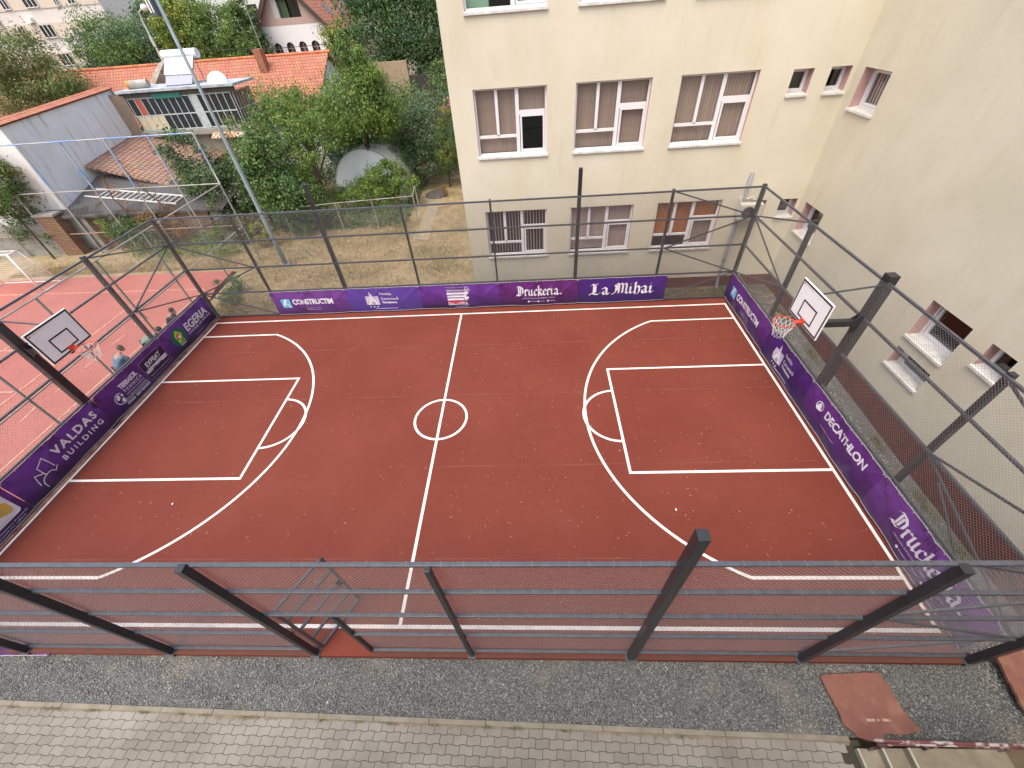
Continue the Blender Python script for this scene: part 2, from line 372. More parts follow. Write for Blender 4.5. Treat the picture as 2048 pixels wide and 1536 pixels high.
strip('dirt', GX1 + .02, XR + .08, 200, lambda x: YN - .0895, lambda x: YN - .03 + .022 * jit[int((x + 11) * 37) % 4000], .0028, m_edge, 'dark dirt along the outer edge of the court slab right of the gate')
# ---------------------------------------------------------------- leafy things
def leafmat(name, c, c2, tr=.25, isl=.45, vs=1.1): return mat(name, c, rough=.55, col2=c2, vscale=vs, island=isl, trans=tr, spec=.25, blend=(.3, .7))
G_mid = leafmat('leaf_mid_green', (.175, .265, .075), (.10, .165, .046))
G_dark = leafmat('leaf_dark_green', (.080, .145, .050), (.11, .19, .065), .2)
G_fresh = leafmat('leaf_fresh_green', (.225, .320, .070), (.130, .215, .048))
G_yell = leafmat('leaf_yellow_green', (.34, .355, .065), (.20, .25, .055))
G_olive = leafmat('leaf_olive', (.235, .215, .085), (.14, .155, .055))
G_grey = leafmat('leaf_grey_green', (.175, .215, .125), (.115, .155, .09), .2)
G_blue = leafmat('leaf_cool_green', (.135, .23, .115), (.095, .165, .082), .25)
G_rust = leafmat('leaf_rust_brown', (.42, .20, .07), (.26, .13, .05), .25)
G_pink = leafmat('pink_petal', (.72, .34, .52), (.60, .22, .42), .3, .2)
G_straw = mat('dry_grass_blade', (.50, .38, .22), rough=.9, col2=(.30, .23, .12), vscale=.9, island=.35, spec=.1)
G_weed = leafmat('weed_blade', (.13, .16, .05), (.20, .17, .07), .2)
m_bark = mat('tree_bark', (.10, .075, .055), rough=.95, col2=(.05, .038, .03), vscale=9, bump=.02, bscale=18, stretch=(1, 1, .25))
def leaves(P, N, size, aspect=2.0, jitter=.9, droop=0.0):
    """folded two-triangle leaves at points P facing roughly N"""
    n = len(P); N = N + nr.normal(0, jitter, (n, 3)); N /= np.linalg.norm(N, axis=1)[:, None] + 1e-9
    T = nr.normal(0, 1, (n, 3)); T[:, 2] -= droop; T -= N * (T * N).sum(1)[:, None]; T /= np.linalg.norm(T, axis=1)[:, None] + 1e-9
    B = np.cross(N, T); s = size * nr.uniform(.6, 1.35, n)[:, None]
    a = P - T * s * .5; c = P + T * s * .5; b = P + B * s / aspect * .5 + N * s * .06; d = P - B * s / aspect * .5 + N * s * .06
    return np.stack([a, b, c, d], 1).reshape(-1, 3)
def crown_points(blobs, dens, clump=.28, nclump=None):
    Ps, Ns = [], []
    for (cx, cy, cz, rx, ry, rz) in blobs:
        area = 4 * math.pi * ((rx * ry) ** 1.6 / 3 + (rx * rz) ** 1.6 / 3 + (ry * rz) ** 1.6 / 3) ** (1 / 1.6)
        n = int(area * dens); nc = max(10, int(area * (nclump or 1.6)))
        U = nr.normal(0, 1, (nc, 3)); U /= np.linalg.norm(U, axis=1)[:, None]
        rad = nr.uniform(.62, 1.08, nc)[:, None]; C = U * rad
        k = nr.randint(0, nc, n); q = nr.normal(0, 1, (n, 3)) * clump * nr.uniform(.5, 1.1, nc)[k][:, None]
        q[:, 2] *= .75
        p = C[k] + q / np.array([1, ry / rx, rz / rx]) if rx else C[k]
        Ps.append(np.array([cx, cy, cz]) + p * np.array([rx, ry, rz])); nn = p * .7 + q * 1.5; nn[:, 2] += .45; nn /= np.linalg.norm(nn, axis=1)[:, None] + 1e-9; Ns.append(nn)
    return np.concatenate(Ps), np.concatenate(Ns)
def tree(name, label, cat, base, blobs, size, dens, m1, m2=None, frac2=.25, trunk=.14, th=None, group=None, aspect=2.0, clump=.28, nclump=None, droop=0., limbs=7):
    t = thing(name, label, cat, base, group)
    P, N = crown_points(blobs, dens, clump, nclump)
    keep = P[:, 2] > base[2] + .03; P, N = P[keep], N[keep]
    if m2 is not None:
        c = np.sin(P[:, 0] * 2.3 + 1) + np.sin(P[:, 1] * 1.9) + np.sin(P[:, 2] * 2.9 + 2) + nr.normal(0, .9, len(P)); thr = np.quantile(c, 1 - frac2); s2 = c > thr
    else: s2 = np.zeros(len(P), bool)
    for sel, mm in ((~s2, m1), (s2, m2)):
        if mm is None or not sel.any(): continue
        V = leaves(P[sel], N[sel], size, aspect, droop=droop); npobj('crown', V, np.arange(len(V)).reshape(-1, 4), mm, t)
    cz = np.mean([b[2] for b in blobs]); cx = np.mean([b[0] for b in blobs]); cy = np.mean([b[1] for b in blobs])
    g = MB(); top = Vector((cx, cy, cz + .3 * (max(b[2] for b in blobs) - cz) + .1)); b0 = Vector(base)
    mid = b0.lerp(top, .5) + Vector((rnd.uniform(-.15, .15), rnd.uniform(-.1, .1), 0))
    g.tube([b0 - Vector((0, 0, .15)), b0 + Vector((0, 0, .1)), mid, top], [trunk * 1.35, trunk, trunk * .7, trunk * .25], 8)
    for i in range(limbs):
        bb = blobs[i % len(blobs)]; t0 = rnd.uniform(.3, .8); s = b0.lerp(mid, t0 * 2) if t0 < .5 else mid.lerp(top, (t0 - .5) * 2)
        a = rnd.uniform(0, 6.28); e = Vector((bb[0] + bb[3] * .75 * math.cos(a), bb[1] + bb[4] * .75 * math.sin(a), bb[2] + rnd.uniform(-.2, .6) * bb[5]))
        g.tube([s, s.lerp(e, .5) + Vector((0, 0, .12)), e], [trunk * .42, trunk * .25, trunk * .08], 5)
    g.build('trunk', m_bark, t)
    return t
def blades(name, label, n, fx, hmin, hmax, wd, material, lean=.6):
    P = np.array([fx() for _ in range(n)]); a = nr.uniform(0, 6.28, n); h = nr.uniform(hmin, hmax, n)
    d = np.stack([np.cos(a), np.sin(a), np.zeros(n)], 1) * wd / 2; l = nr.normal(0, lean, (n, 2)) * h[:, None]
    top = P + np.stack([l[:, 0], l[:, 1], h], 1)
    V = np.stack([P - d, P + d, top], 1).reshape(-1, 3)
    o = npobj(name, V, np.arange(3 * n).reshape(-1, 3), material); o['kind'] = 'stuff'; o['label'] = label; o['category'] = 'grass'; return o

# trees behind and beside the courts
tree('leafy_tree', 'tall pointed willow-like tree in the middle of the garden behind the court', 'tree', (-7.0, 19.0, -.1),
     [(-6.15, 19, 7.0, .85, .85, .95), (-6.35, 19, 6.0, 1.45, 1.3, 1.1), (-6.9, 19, 4.9, 2.1, 1.8, 1.2), (-7.2, 19.2, 4.25, 2.3, 1.7, .95), (-5.6, 19.2, 4.6, 1.4, 1.4, 1.2)], .16, 280, G_mid, G_fresh, .35, .22, aspect=3.0, clump=.22, droop=1.2)
tree('leafy_tree', 'thin yellow-green tree with a bare leaning trunk left of the greenhouse', 'tree', (-8.9, 15.6, -.1),
     [(-9.3, 16.8, 4.6, 1.0, .9, .9), (-8.3, 16.8, 4.1, 1.2, .9, .8), (-9.2, 16.2, 3.3, .75, .7, .9), (-9.3, 16.0, 2.2, .5, .5, .8), (-10.0, 17.6, 5.3, 1.0, .9, .9)], .14, 150, G_fresh, G_mid, .4, .17, aspect=2.8, clump=.25, droop=.8)
tree('dense_tree', 'dense dark ivy-green tree just right of the tall lamp post', 'tree', (-10.6, 14.5, -.1),
     [(-10.3, 14.5, 4.0, 1.0, .9, .95), (-10.9, 14.5, 2.9, 1.25, 1.1, 1.1), (-10.2, 14.4, 2.1, 1.5, 1.1, 1.1), (-9.9, 14.5, 1.1, 1.2, 1.0, .9)], .13, 330, G_dark, G_mid, .3, .16, aspect=1.5, clump=.24)
tree('dense_tree', 'dark round-leaved tree behind the right end of the blue fence', 'tree', (-14.2, 14.6, -.1),
     [(-14.3, 14.6, 3.9, 1.15, .9, 1.0), (-14.0, 14.5, 2.7, 1.35, .9, 1.1), (-13.4, 14.4, 1.7, 1.1, .9, .9)], .12, 300, G_dark, G_grey, .4, .13, aspect=1.5, clump=.24)
tree('bushy_shrub', 'mid green bushy shrub between the lamp post and the blue fence', 'shrub', (-12.2, 15.3, -.1),
     [(-12.3, 15.5, 3.3, .9, .8, 1.3), (-12.0, 15.2, 1.9, .9, .8, 1.1), (-12.7, 17.0, 4.4, .8, .8, .8)], .11, 170, G_mid, G_olive, .3, .08, aspect=2.2)
tree('bushy_shrub', 'big bright green bush beside the orange tiled roof', 'shrub', (-11.6, 20.0, -.1),
     [(-11.4, 20, 4.9, 1.5, 1.3, 1.2), (-10.4, 20, 4.2, 1.4, 1.2, 1.4), (-12.0, 19.5, 3.8, 1.4, 1.2, 1.4), (-11.2, 19.0, 2.6, 1.6, 1.2, 1.5)], .15, 150, G_mid, G_fresh, .35, .14, aspect=2.2)
tree('peach_bush', 'spreading peach bush in front of the white greenhouse', 'shrub', (-6.3, 17.2, -.1),
     [(-7.9, 17.0, .75, .8, .6, .5), (-7.0, 17.0, 1.05, .8, .7, .6), (-6.1, 17.1, 1.45, .85, .75, .7), (-5.2, 17.2, 1.8, .85, .75, .7), (-4.7, 17.2, 1.3, .75, .7, .7), (-6.0, 16.8, .8, 1.2, .7, .5)], .13, 430, G_fresh, G_mid, .35, .09, aspect=2.6, droop=.8)
tree('dense_tree', 'grey-green tangled tree right of the pointed tree', 'tree', (-4.9, 21.5, -.1),
     [(-5.0, 21.8, 3.7, 1.6, 1.2, 1.1), (-3.9, 21.6, 3.0, 1.5, 1.2, 1.3), (-4.6, 21.6, 2.4, 1.4, 1.0, 1.2), (-3.9, 20.8, 1.5, 1.1, .9, 1.1)], .14, 170, G_grey, G_blue, .45, .15, aspect=2.0)
tree('bushy_shrub', 'cool green bush low between the greenhouse and the pointed tree', 'shrub', (-7.4, 20.6, -.1),
     [(-7.4, 20.8, 3.1, 1.4, 1.0, .9), (-8.6, 20.4, 2.6, 1.3, 1.0, 1.1), (-6.2, 20.6, 2.2, 1.3, .9, .9)], .13, 190, G_blue, G_mid, .4, .1, aspect=1.8)
tree('bushy_shrub', 'leafy green shrub filling the gap below the big dark tree', 'shrub', (-5.0, 27.5, -.1),
     [(-5.2, 27.5, 3.6, 1.3, 1.0, 1.0), (-6.8, 27.8, 3.7, 1.4, 1.0, 1.3), (-3.8, 27.5, 3.0, 1.3, 1.0, 1.2)], .15, 150, G_grey, G_mid, .5, .1)
tree('bushy_shrub', 'silvery leggy shrub against the cream building edge', 'shrub', (-3.2, 24.5, -.1),
     [(-3.6, 24.5, 4.2, .9, .8, 1.0), (-2.7, 24.8, 3.5, .9, .8, .9), (-4.4, 24.5, 3.3, .9, .8, .9), (-3.4, 24, 2.4, 1.2, .8, 1.0)], .13, 120, G_grey, G_blue, .4, .08, aspect=2.2)
tree('conifer', 'small olive and green conifer on a thin trunk beside the cream building', 'tree', (-2.5, 20.5, -.1),
     [(-2.0, 20.5, 3.9, .55, .5, .8), (-2.1, 20.5, 3.0, .8, .7, .7), (-2.3, 20.5, 2.1, 1.05, .8, .75), (-2.3, 20.5, 1.3, .9, .7, .45)], .10, 380, G_dark, G_yell, .42, .06, aspect=2.6, clump=.2)
tree('flowering_shrub', 'pink flowering shrub at the edge of the cream building', 'shrub', (-2.2, 23.4, -.1), [(-2.2, 23.4, 3.9, .55, .5, .6)], .10, 330, G_pink, G_mid, .12, .05, aspect=1.3)
tree('bushy_shrub', 'round green shrub above the pink flowering shrub', 'shrub', (-2.9, 27, -.1), [(-2.9, 27, 5.1, 1.0, .9, 1.0), (-2.3, 27, 4.2, .9, .8, .9)], .15, 170, G_mid, G_grey, .4, .08)
tree('big_tree', 'huge dark green tree towering behind the garden', 'tree', (-7.0, 36, -.1),
     [(-9.0, 35.5, 7.6, 2.6, 2.2, 1.8), (-6.2, 35.5, 7.9, 2.6, 2.2, 2.2), (-3.0, 36, 8.4, 2.6, 2.2, 2.2), (-5.0, 36, 10.6, 3.2, 2.4, 2.0), (-9.4, 36, 10.4, 2.8, 2.4, 2.0), (-2.6, 36, 6.2, 1.8, 1.6, 1.1), (-5.6, 35.4, 6.1, 2.2, 1.6, .9), (-8.6, 35.0, 5.4, 1.6, 1.2, 1.0), (-4.5, 35, 4.6, 2.0, 1.2, 1.0)], .21, 135, G_blue, G_dark, .5, .35, aspect=2.2, droop=1.0)
tree('leafy_tree', 'yellow-green treetop between the white gabled house and the dark tree', 'tree', (-11.2, 31, -.1),
     [(-11.0, 31, 7.3, 1.1, 1.0, 1.0), (-11.2, 31, 5.9, 1.4, 1.1, 1.1), (-10.4, 31, 5.0, 1.3, 1, 1.2)], .17, 130, G_yell, G_mid, .45, .15)
tree('big_tree', 'broad green tree in front of the pale apartment block', 'tree', (-33.5, 38, -.1),
     [(-33.9, 38, 7.9, 2.7, 2.6, 2.0), (-31.4, 38, 6.9, 2.9, 2.4, 2.2), (-35.2, 38, 5.6, 2.0, 2.2, 1.6), (-32.6, 38, 5.4, 3.0, 2.4, 1.8)], .20, 140, G_mid, G_blue, .4, .32, aspect=2.4, droop=.8, clump=.2)
tree('big_tree', 'dark leafy tree behind the slim white street lamp', 'tree', (-30.0, 41, -.1),
     [(-30.4, 41, 9.0, 2.1, 2, 1.9), (-28.6, 41, 7.0, 2.1, 2, 2.0)], .20, 130, G_blue, G_dark, .5, .28, clump=.2)
tree('big_tree', 'yellow-green tree behind the lamp post head', 'tree', (-26.3, 37.5, -.1),
     [(-26.9, 37.5, 8.8, 1.7, 1.6, 1.7), (-25.6, 37.5, 9.2, 1.7, 1.6, 1.5), (-26.8, 37.5, 6.6, 1.8, 1.6, 1.6)], .19, 150, G_yell, G_fresh, .5, .22, clump=.2)
tree('big_tree', 'rounded green tree behind the orange tiled roof ridge', 'tree', (-22.4, 37, -.1),
     [(-23.4, 37, 8.2, 2.1, 1.9, 1.8), (-21.4, 37, 7.7, 2.0, 1.8, 1.6), (-22.6, 37, 6.0, 2.6, 1.8, 1.3), (-20.3, 36, 6.2, 1.2, 1.2, 1.6), (-24.8, 37, 6.2, 1.8, 1.6, 1.6)], .19, 150, G_mid, G_fresh, .4, .28, clump=.2)
tree('slender_tree', 'slender tree hiding the left edge of the white gabled house', 'tree', (-19.6, 36.2, -.1),
     [(-20.0, 36.2, 8.9, .9, .9, 1.5), (-19.6, 36.2, 6.9, .7, .7, 1.4)], .2, 130, G_mid, G_grey, .4, .14)
tree('olive_tree', 'large olive-brown tree rising above the white rendered wall', 'tree', (-29.5, 24.5, -.1),
     [(-30.0, 24.5, 8.0, 2.4, 2.0, 1.1), (-29.0, 24.4, 6.5, 2.3, 1.8, 1.0), (-31.0, 24.5, 5.6, 2.4, 1.8, 1.3), (-28.3, 24.2, 5.6, 1.2, 1.2, .55)], .16, 190, G_olive, G_mid, .35, .26, aspect=2.4, clump=.2, limbs=12, droop=.6)
tree('leafy_tree', 'green tree at the left picture edge beside the white rendered wall', 'tree', (-23.4, 12.4, -.1),
     [(-23.3, 12.9, 3.9, 1.0, .8, .9), (-23.8, 12.9, 2.7, 1.1, .9, .9), (-24.4, 12.9, 5.0, 1.1, .9, .8)], .13, 300, G_mid, G_olive, .35, .05)
tree('bushy_shrub', 'dark green shrub at the foot of the blue fence left of the concrete gatepost', 'shrub', (-24.2, 13.3, -.1), [(-24.2, 13.4, 1.5, 1.0, .6, .9), (-23.2, 13.3, .9, .8, .5, .6)], .12, 260, G_dark, G_mid, .35, .08)
# climbers and weeds along the blue fence
def clump(name, label, cat, blobs, size, dens, m1, m2, f=.4, tr=.03, **k): return tree(name, label, cat, (blobs[0][0], blobs[0][1], -.1), blobs, size, dens, m1, m2, f, tr, limbs=5, **k)
clump('climbing_vine', 'dark ivy mound on the blue fence under the shed roof', 'climber', [(-18.6, 13.05, 1.2, 1.1, .35, .75), (-17.6, 13.05, .9, .8, .3, .6)], .10, 420, G_dark, G_blue)
clump('climbing_vine', 'rust-brown withered vine on the blue fence', 'climber', [(-16.8, 13.0, 1.35, .85, .25, .55), (-16.1, 13.0, .9, .6, .25, .5)], .08, 420, G_rust, G_olive, .2)
clump('climbing_vine', 'fresh green sprig on the brick wall by the blue fence', 'climber', [(-19.8, 13.0, 1.3, .35, .2, .6), (-19.3, 13.0, .5, .35, .2, .5)], .09, 330, G_fresh, G_mid)
clump('climbing_vine', 'olive vine mound right of the shed roof', 'climber', [(-13.6, 13.4, 1.0, .9, .6, .9), (-12.7, 13.3, .7, .8, .5, .7)], .11, 280, G_olive, G_mid, .5)
clump('weedy_bush', 'green weeds at the foot of the blue fence behind the second court', 'shrub', [(-15.3, 12.2, .3, 1.5, .6, .6), (-17.6, 12.2, .15, 1.1, .4, .4), (-13.2, 12.0, .35, 1.1, .6, .6)], .09, 260, G_mid, G_fresh)
clump('weedy_bush', 'yellowing shrub beside the foot of the lamp post', 'shrub', [(-11.4, 12.6, .6, .4, .4, .6), (-10.8, 12.7, .5, .35, .35, .55)], .09, 300, G_yell, G_rust, .35)
clump('weedy_bush', 'small green bush outside the far left corner of the court fence', 'shrub', [(-10.7, 7.9, .35, .5, .5, .5), (-10.3, 7.0, .15, .35, .4, .3)], .08, 420, G_mid, G_blue)
clump('weedy_bush', 'low dark bushes along the foot of the garden trees', 'shrub', [(-8.7, 14.6, .5, 1.0, .5, .7), (-7.2, 15.0, .4, .9, .5, .5), (-9.6, 13.6, .3, .6, .4, .4), (-5.0, 15.1, .3, .8, .4, .4)], .09, 240, G_mid, G_olive)
clump('dry_sapling', 'small dried reddish sapling on the bare ground by the path', 'shrub', [(-2.5, 18.6, .35, .22, .22, .4)], .07, 420, G_rust, G_olive, .3)
for nm, lb, pts in (('withered_shrub', 'tall bare withered stem leaning over the ladder on the shed roof', [(-17.1, 12.9, -.1), (-17.7, 12.95, 1.2), (-18.4, 13.1, 2.6), (-18.2, 13.2, 3.6)]),
                    ('withered_shrub', 'bare brown stem rising in front of the tiled lean-to roof', [(-14.9, 12.9, -.1), (-15.6, 13.0, 1.5), (-16.6, 13.1, 3.1), (-17.0, 13.2, 4.3)])):
    t = thing(nm, lb, 'withered shrub', pts[0]); MB().tube(pts, [.05, .04, .03, .012], 5).build('stem', m_bark, t)
    c = np.array([Vector(pts[1]).lerp(Vector(pts[3]), k) for k in nr.rand(420)]) + nr.normal(0, .13, (420, 3)); V = leaves(c, nr.normal(0, 1, c.shape), .08, 2.2)
    npobj('leaf', V, np.arange(len(V)).reshape(-1, 4), G_rust, t, kind='stuff')
# undergrowth mass and grasses
def fu():
    while 1:
        x = rnd.uniform(-13.5, -1.8); y = rnd.uniform(14.3, 30)
        z_ = -.1 + abs(rnd.gauss(0, .22))
        if -9.6 < x < -4.8 and 17.6 < y < 22.6: continue
        if -10.2 < x < -4.2 and 14.3 < y < 22.6: return (x, y, z_)
        if x > -4.4 and y < 21: continue
        return (x, y, -.1 + abs(rnd.gauss(0, .55)) + (.5 if y > 20 else 0))
P = np.array([fu() for _ in range(26000)]); V = leaves(P, np.tile([0, -.3, 1.], (len(P), 1)), .15, 2.0)
o = npobj('undergrowth', V, np.arange(len(V)).reshape(-1, 4), G_dark); o['kind'] = 'stuff'; tagt(o, 'dark leafy undergrowth filling the garden between the trees', 'undergrowth')
def fy_():
    while 1:
        x = rnd.uniform(-12.2, .44); y = rnd.uniform(5.95, 15.5 if x < -3.6 else 22)
        if x < -10.9 and y < 9.9: continue
        if -3.45 < x < -2.5 and y > 12.5 and rnd.random() < .93: continue
        return (x, y, -.115)
blades('dry_grass', 'dry straw-coloured grass covering the yard behind the court', 60000, fy_, .04, .13, .020, G_straw, .9)
def fg():
    c = rnd.choice([(-9.6, 10.5, 1.3, .8), (-2.2, 11.2, .9, .7), (-7.8, 12.8, 2.0, .6), (-10.3, 6.6, .4, .5), (-1.2, 9.4, .8, .6), (-4.2, 13.8, .8, .6), (-6.2, 9.2, 1.0, .5)])
    return (min(.42, rnd.gauss(c[0], c[2])), max(5.95, rnd.gauss(c[1], c[3])), -.115)
blades('green_grass', 'patches of green weeds in the dry yard', 9000, fg, .05, .16, .018, G_weed, .7)
def fk():
    x = rnd.choice([-8, -7.6, -7, -6.3, -6.1, -5.4, -4.4, -3.7, -3.2, -2.5, -2.3, -1.1, -.4, .1, .9, 1.8, 2.3, 3.1, 5.0]) + rnd.gauss(0, .07)
    return (x, kerb_y(x) - .085 + rnd.gauss(0, .012), -.12)
blades('kerb_weeds', 'small weeds growing along the kerb of the paving', 2300, fk, .012, .045, .006, G_weed, .9)
def fs(): return (rnd.uniform(1, 12), rnd.uniform(5.92, 6.7), -.12)
blades('weeds', 'sparse weeds between the far fence and the cream wall', 5000, fs, .04, .18, .014, G_weed, .6)
def fp():
    y = rnd.gauss(rnd.choice([5.0, 4.6, 2.6, -.9, -2.6, -3.7, 4.9]), .22); return (rnd.gauss(11.8, .08), y, gz(11.8, y))
blades('plinth_weeds', 'dark weeds growing along the plinth of the right wall', 1800, fp, .05, .2, .014, G_weed, .6)
def fb(): return (rnd.uniform(-24, -11.9), 10.3 + abs(rnd.gauss(0, .7)), -.12)
blades('dry_grass', 'dry grass verge between the second court and the blue fence', 14000, fb, .05, .2, .02, G_straw, .7)
g = MB(); g.quad((-27, 9.9, -.10), (-11.6, 9.9, -.10), (-11.9, 14.5, -.10), (-27, 14.5, -.10)); struct(g.build('verge_ground', m_yard))
g = MB(); g.prism([(-3.45, 12.6), (-2.55, 12.4), (-2.7, 16.5), (-3.3, 20.3), (-4.0, 20.1), (-3.4, 16.0)], -.2, -.085); struct(g.build('garden_path', mat('dusty_path', (.26, .22, .17), rough=.95, col2=(.36, .29, .19), vscale=2.2, bump=.01, bscale=30)))
m_ash = mat('dark_ash', (.05, .047, .05), rough=1, col2=(.14, .12, .11), vscale=6, bump=.05, bscale=9)
g = MB(); g.ell((-3.2, 19.2, -.12), (.75, .9, .16), 18, 6, True); tagt(g.build('ash_heap', m_ash), 'flat heap of dark rubble at the end of the garden path', 'heap')
# petals and straws lying on the red court
P = np.stack([nr.uniform(-9.9, 9.9, 1500), nr.uniform(-5.6, 5.6, 1500), np.full(1500, .016)], 1); keep = nr.rand(1500) < .22 + .30 * (P[:, 0] > 1); P = P[keep]
V = leaves(P, np.tile([0, 0, 1.], (len(P), 1)), .021, 1.4, .12); V[:, 2] = np.maximum(V[:, 2], .014)
o = npobj('petals', V, np.arange(len(V)).reshape(-1, 4), mat('cream_petal', (.48, .36, .27), rough=.8, island=.3)); o['kind'] = 'stuff'; tagt(o, 'tiny cream petals scattered over the red court', 'petals')
n = 420; P = np.stack([nr.uniform(-9.9, 9.9, n), nr.uniform(-5.6, 5.6, n), np.full(n, .02)], 1); V = leaves(P, np.tile([0, 0, 1.], (n, 1)), .075, 12, .08); V[:, 2] = .018
o = npobj('straws', V, np.arange(len(V)).reshape(-1, 4), mat('straw_bit', (.55, .33, .22), rough=.8, island=.3)); o['kind'] = 'stuff'; tagt(o, 'thin dry straws scattered over the red court', 'straws')
for p, lb in (((-6.47, -2.66, .02), 'white pebble on the left half of the red court'), ((5.93, -2.95, .02), 'pale pebble near the right three-point line')):
    tagt(MB().ell(p, (.022, .03, .014), 8, 6).build('pebble', m_white, smooth=True), lb, 'pebble')

# ---------------------------------------------------------------- court fence
def wires(name, parent, p0, axis, length, z0, z1, holes=(), step=.064, r=.0021, material=m_wire):
    """diamond mesh in the vertical plane through p0 along axis"""
    A = np.array(axis, float); H = z1 - z0; segs = []
    slope = 1.0; L = length; c = -H
    def clip(sx, sz, ex, ez): segs.append((sx, sz, ex, ez))
    k = -int(H / step) - 1
    while k * step < L + 1e-6:
        s0 = k * step
        a, b = max(0, s0), min(L, s0 + H)
        if b - a > .02: clip(a, z0 + a - s0, b, z0 + b - s0); clip(a, z1 - (a - s0), b, z1 - (b - s0))
        k += 1
    out = []
    for sx, sz, ex, ez in segs:
        ok = [(sx, sz, ex, ez)]
        for hx0, hx1, hz0, hz1 in holes:
            nx_ = []
            for a in ok:
                n = max(1, int(abs(a[2] - a[0]) / .05)); run = None
                for i in range(n):
                    m0, m1 = i / n, (i + 1) / n; x = a[0] + (a[2] - a[0]) * (m0 + m1) / 2; z = a[1] + (a[3] - a[1]) * (m0 + m1) / 2
                    inside = hx0 < x < hx1 and hz0 < z < hz1
                    if not inside and run is None: run = m0
                    if (inside or i == n - 1) and run is not None:
                        e = m0 if inside else m1; nx_.append((a[0] + (a[2] - a[0]) * run, a[1] + (a[3] - a[1]) * run, a[0] + (a[2] - a[0]) * e, a[1] + (a[3] - a[1]) * e)); run = None
            ok = nx_
        out += ok
    S = np.array(out); n = len(S); p0 = np.array(p0, float)
    nrm = np.array([-A[1], A[0], 0.])
    a = p0 + A * S[:, 0:1] + np.array([0, 0, 1.]) * S[:, 1:2]; b = p0 + A * S[:, 2:3] + np.array([0, 0, 1.]) * S[:, 3:4]
    d = b - a; d /= np.linalg.norm(d, axis=1)[:, None]; q = np.cross(d, nrm)
    V = []
    for e in (a, b):
        for t in (0, 2.094, 4.189): V.append(e + (q * math.cos(t) + nrm * math.sin(t)) * r)
    V = np.stack(V, 1).reshape(-1, 3); i = 6 * np.arange(n)[:, None]
    F = np.concatenate([i + np.array([[0, 1, 4, 3]]), i + np.array([[1, 2, 5, 4]]), i + np.array([[2, 0, 3, 5]])])
    return npobj(name, V, F, material, parent)
def zig(t, ax, a, b, other, name='brace'):
    """zigzag braces in a corner bay: a = corner coordinate, b = next post"""
    def P(u, z): return (u, other, z) if ax == 'x' else (other, u, z)
    seq = [(b, ZR[4]), (a, ZR[3]), (b, ZR[2]), (a, ZR[1]), (b, ZR[0] + .03)]
    for (u0, z0), (u1, z1) in zip(seq, seq[1:]):
        d = 1 if u1 > u0 else -1
        MB().bar(P(u0 + d * .05, z0 - .01), P(u1 - d * .05, z1 - .01), .03, .04).build(name, m_rail, t)
def rails(t, ax, lo, hi, other, levels, w=.05):
    for z in levels:
        p, q = ((lo, other, z), (hi, other, z)) if ax == 'x' else ((other, lo, z), (other, hi, z))
        MB().bar(p, q, w, w).build('rail', m_rail, t, bevel=.004)
def post(t, x, y, w, zt=4.02, z0=-.28, d=None):
    d = d or w; pb = MB().box((x - w / 2 - .035, y - d / 2 - .02, .0), (x + w / 2 + .035, y + d / 2 + .035, .014)).build('base_plate', m_rail, t); MB().box((x - w / 2, y - d / 2, z0), (x + w / 2, y + d / 2, zt)).build('post', m_steel, t, bevel=.005)
# far fence
tF = thing('court_fence', 'far long side of the anthracite court fence before the dry yard and cream wall', 'fence', (0, YF, 0), 'sides of the court fence')
wF = [.11, .08, .12, .07, .06, .12, .08, .11]
for i, x in enumerate(PX): post(tF, x, YF + .04, wF[i], 4.82 if i in (2, 5) else 4.05)
rails(tF, 'x', XL, XR, YF - .02, ZR); zig(tF, 'x', XL, PX[1], YF - .03); zig(tF, 'x', XR, PX[6], YF - .03)
wires('chain_link_mesh', tF, (XL, YF - .055, 0), (1, 0, 0), XR - XL, .06, 4.0, r=.0034, material=m_wire_d)
# near fence with gate opening between x=-1.45 and x=-0.45
tN = thing('court_fence', 'near long side of the anthracite chain-link court fence with the open gate', 'fence', (0, YN, 0), 'sides of the court fence')
wN = [.10, .09, .10, .10, .07, .12, .11, .13]
for i, x in enumerate(PX): post(tN, x, YN - .05, wN[i], 4.86 if i in (5,) else 4.03 if i != 3 else 4.07, d=.11 if i in (1, 2, 6, 7) else None)
GX0, GX1 = -1.44, -.44
for z in (ZR[2], ZR[3], ZR[4]): MB().bar((XL, YN + .01, z), (XR, YN + .01, z), .052, .05).build('rail', m_rail, tN, bevel=.004)
for z in ZR[:2]:
    MB().bar((XL, YN + .01, z), (GX0 - .05, YN + .01, z), .052, .05).build('rail', m_rail, tN, bevel=.004)
    MB().bar((GX1 + .03, YN + .01, z), (XR, YN + .01, z), .052, .05).build('rail', m_rail, tN, bevel=.004)
MB().box((GX1 - .03, YN - .02, -.1), (GX1 + .03, YN + .04, ZR[2] - .02)).build('gate_post', m_steel, tN)
zig(tN, 'x', XR, PX[6], YN + .03); zig(tN, 'x', XL, PX[1], YN + .03)
wires('chain_link_mesh', tN, (XL, YN + .045, 0), (1, 0, 0), XR - XL, .06, 4.0, holes=[(GX0 - XL, GX1 - XL, 0, 2.1)])
g = MB(); rg = random.Random(3)
for z in (ZR[4], ZR[3], ZR[2]):
    x = XL + .1
    while x < XR - .1:
        d = rg.uniform(-.02, .02); g.tube([(x + d * a, YN + .01 + b, z + c) for a, b, c in ((0, -.030, -.03), (.4, -.030, .028), (1, .030, .028), (1.4, .032, -.03), (0, -.030, -.03))], .0017, 3, False); x += rg.uniform(.12, .42)
g.build('wire_ties', m_wire, tN, kind='stuff')
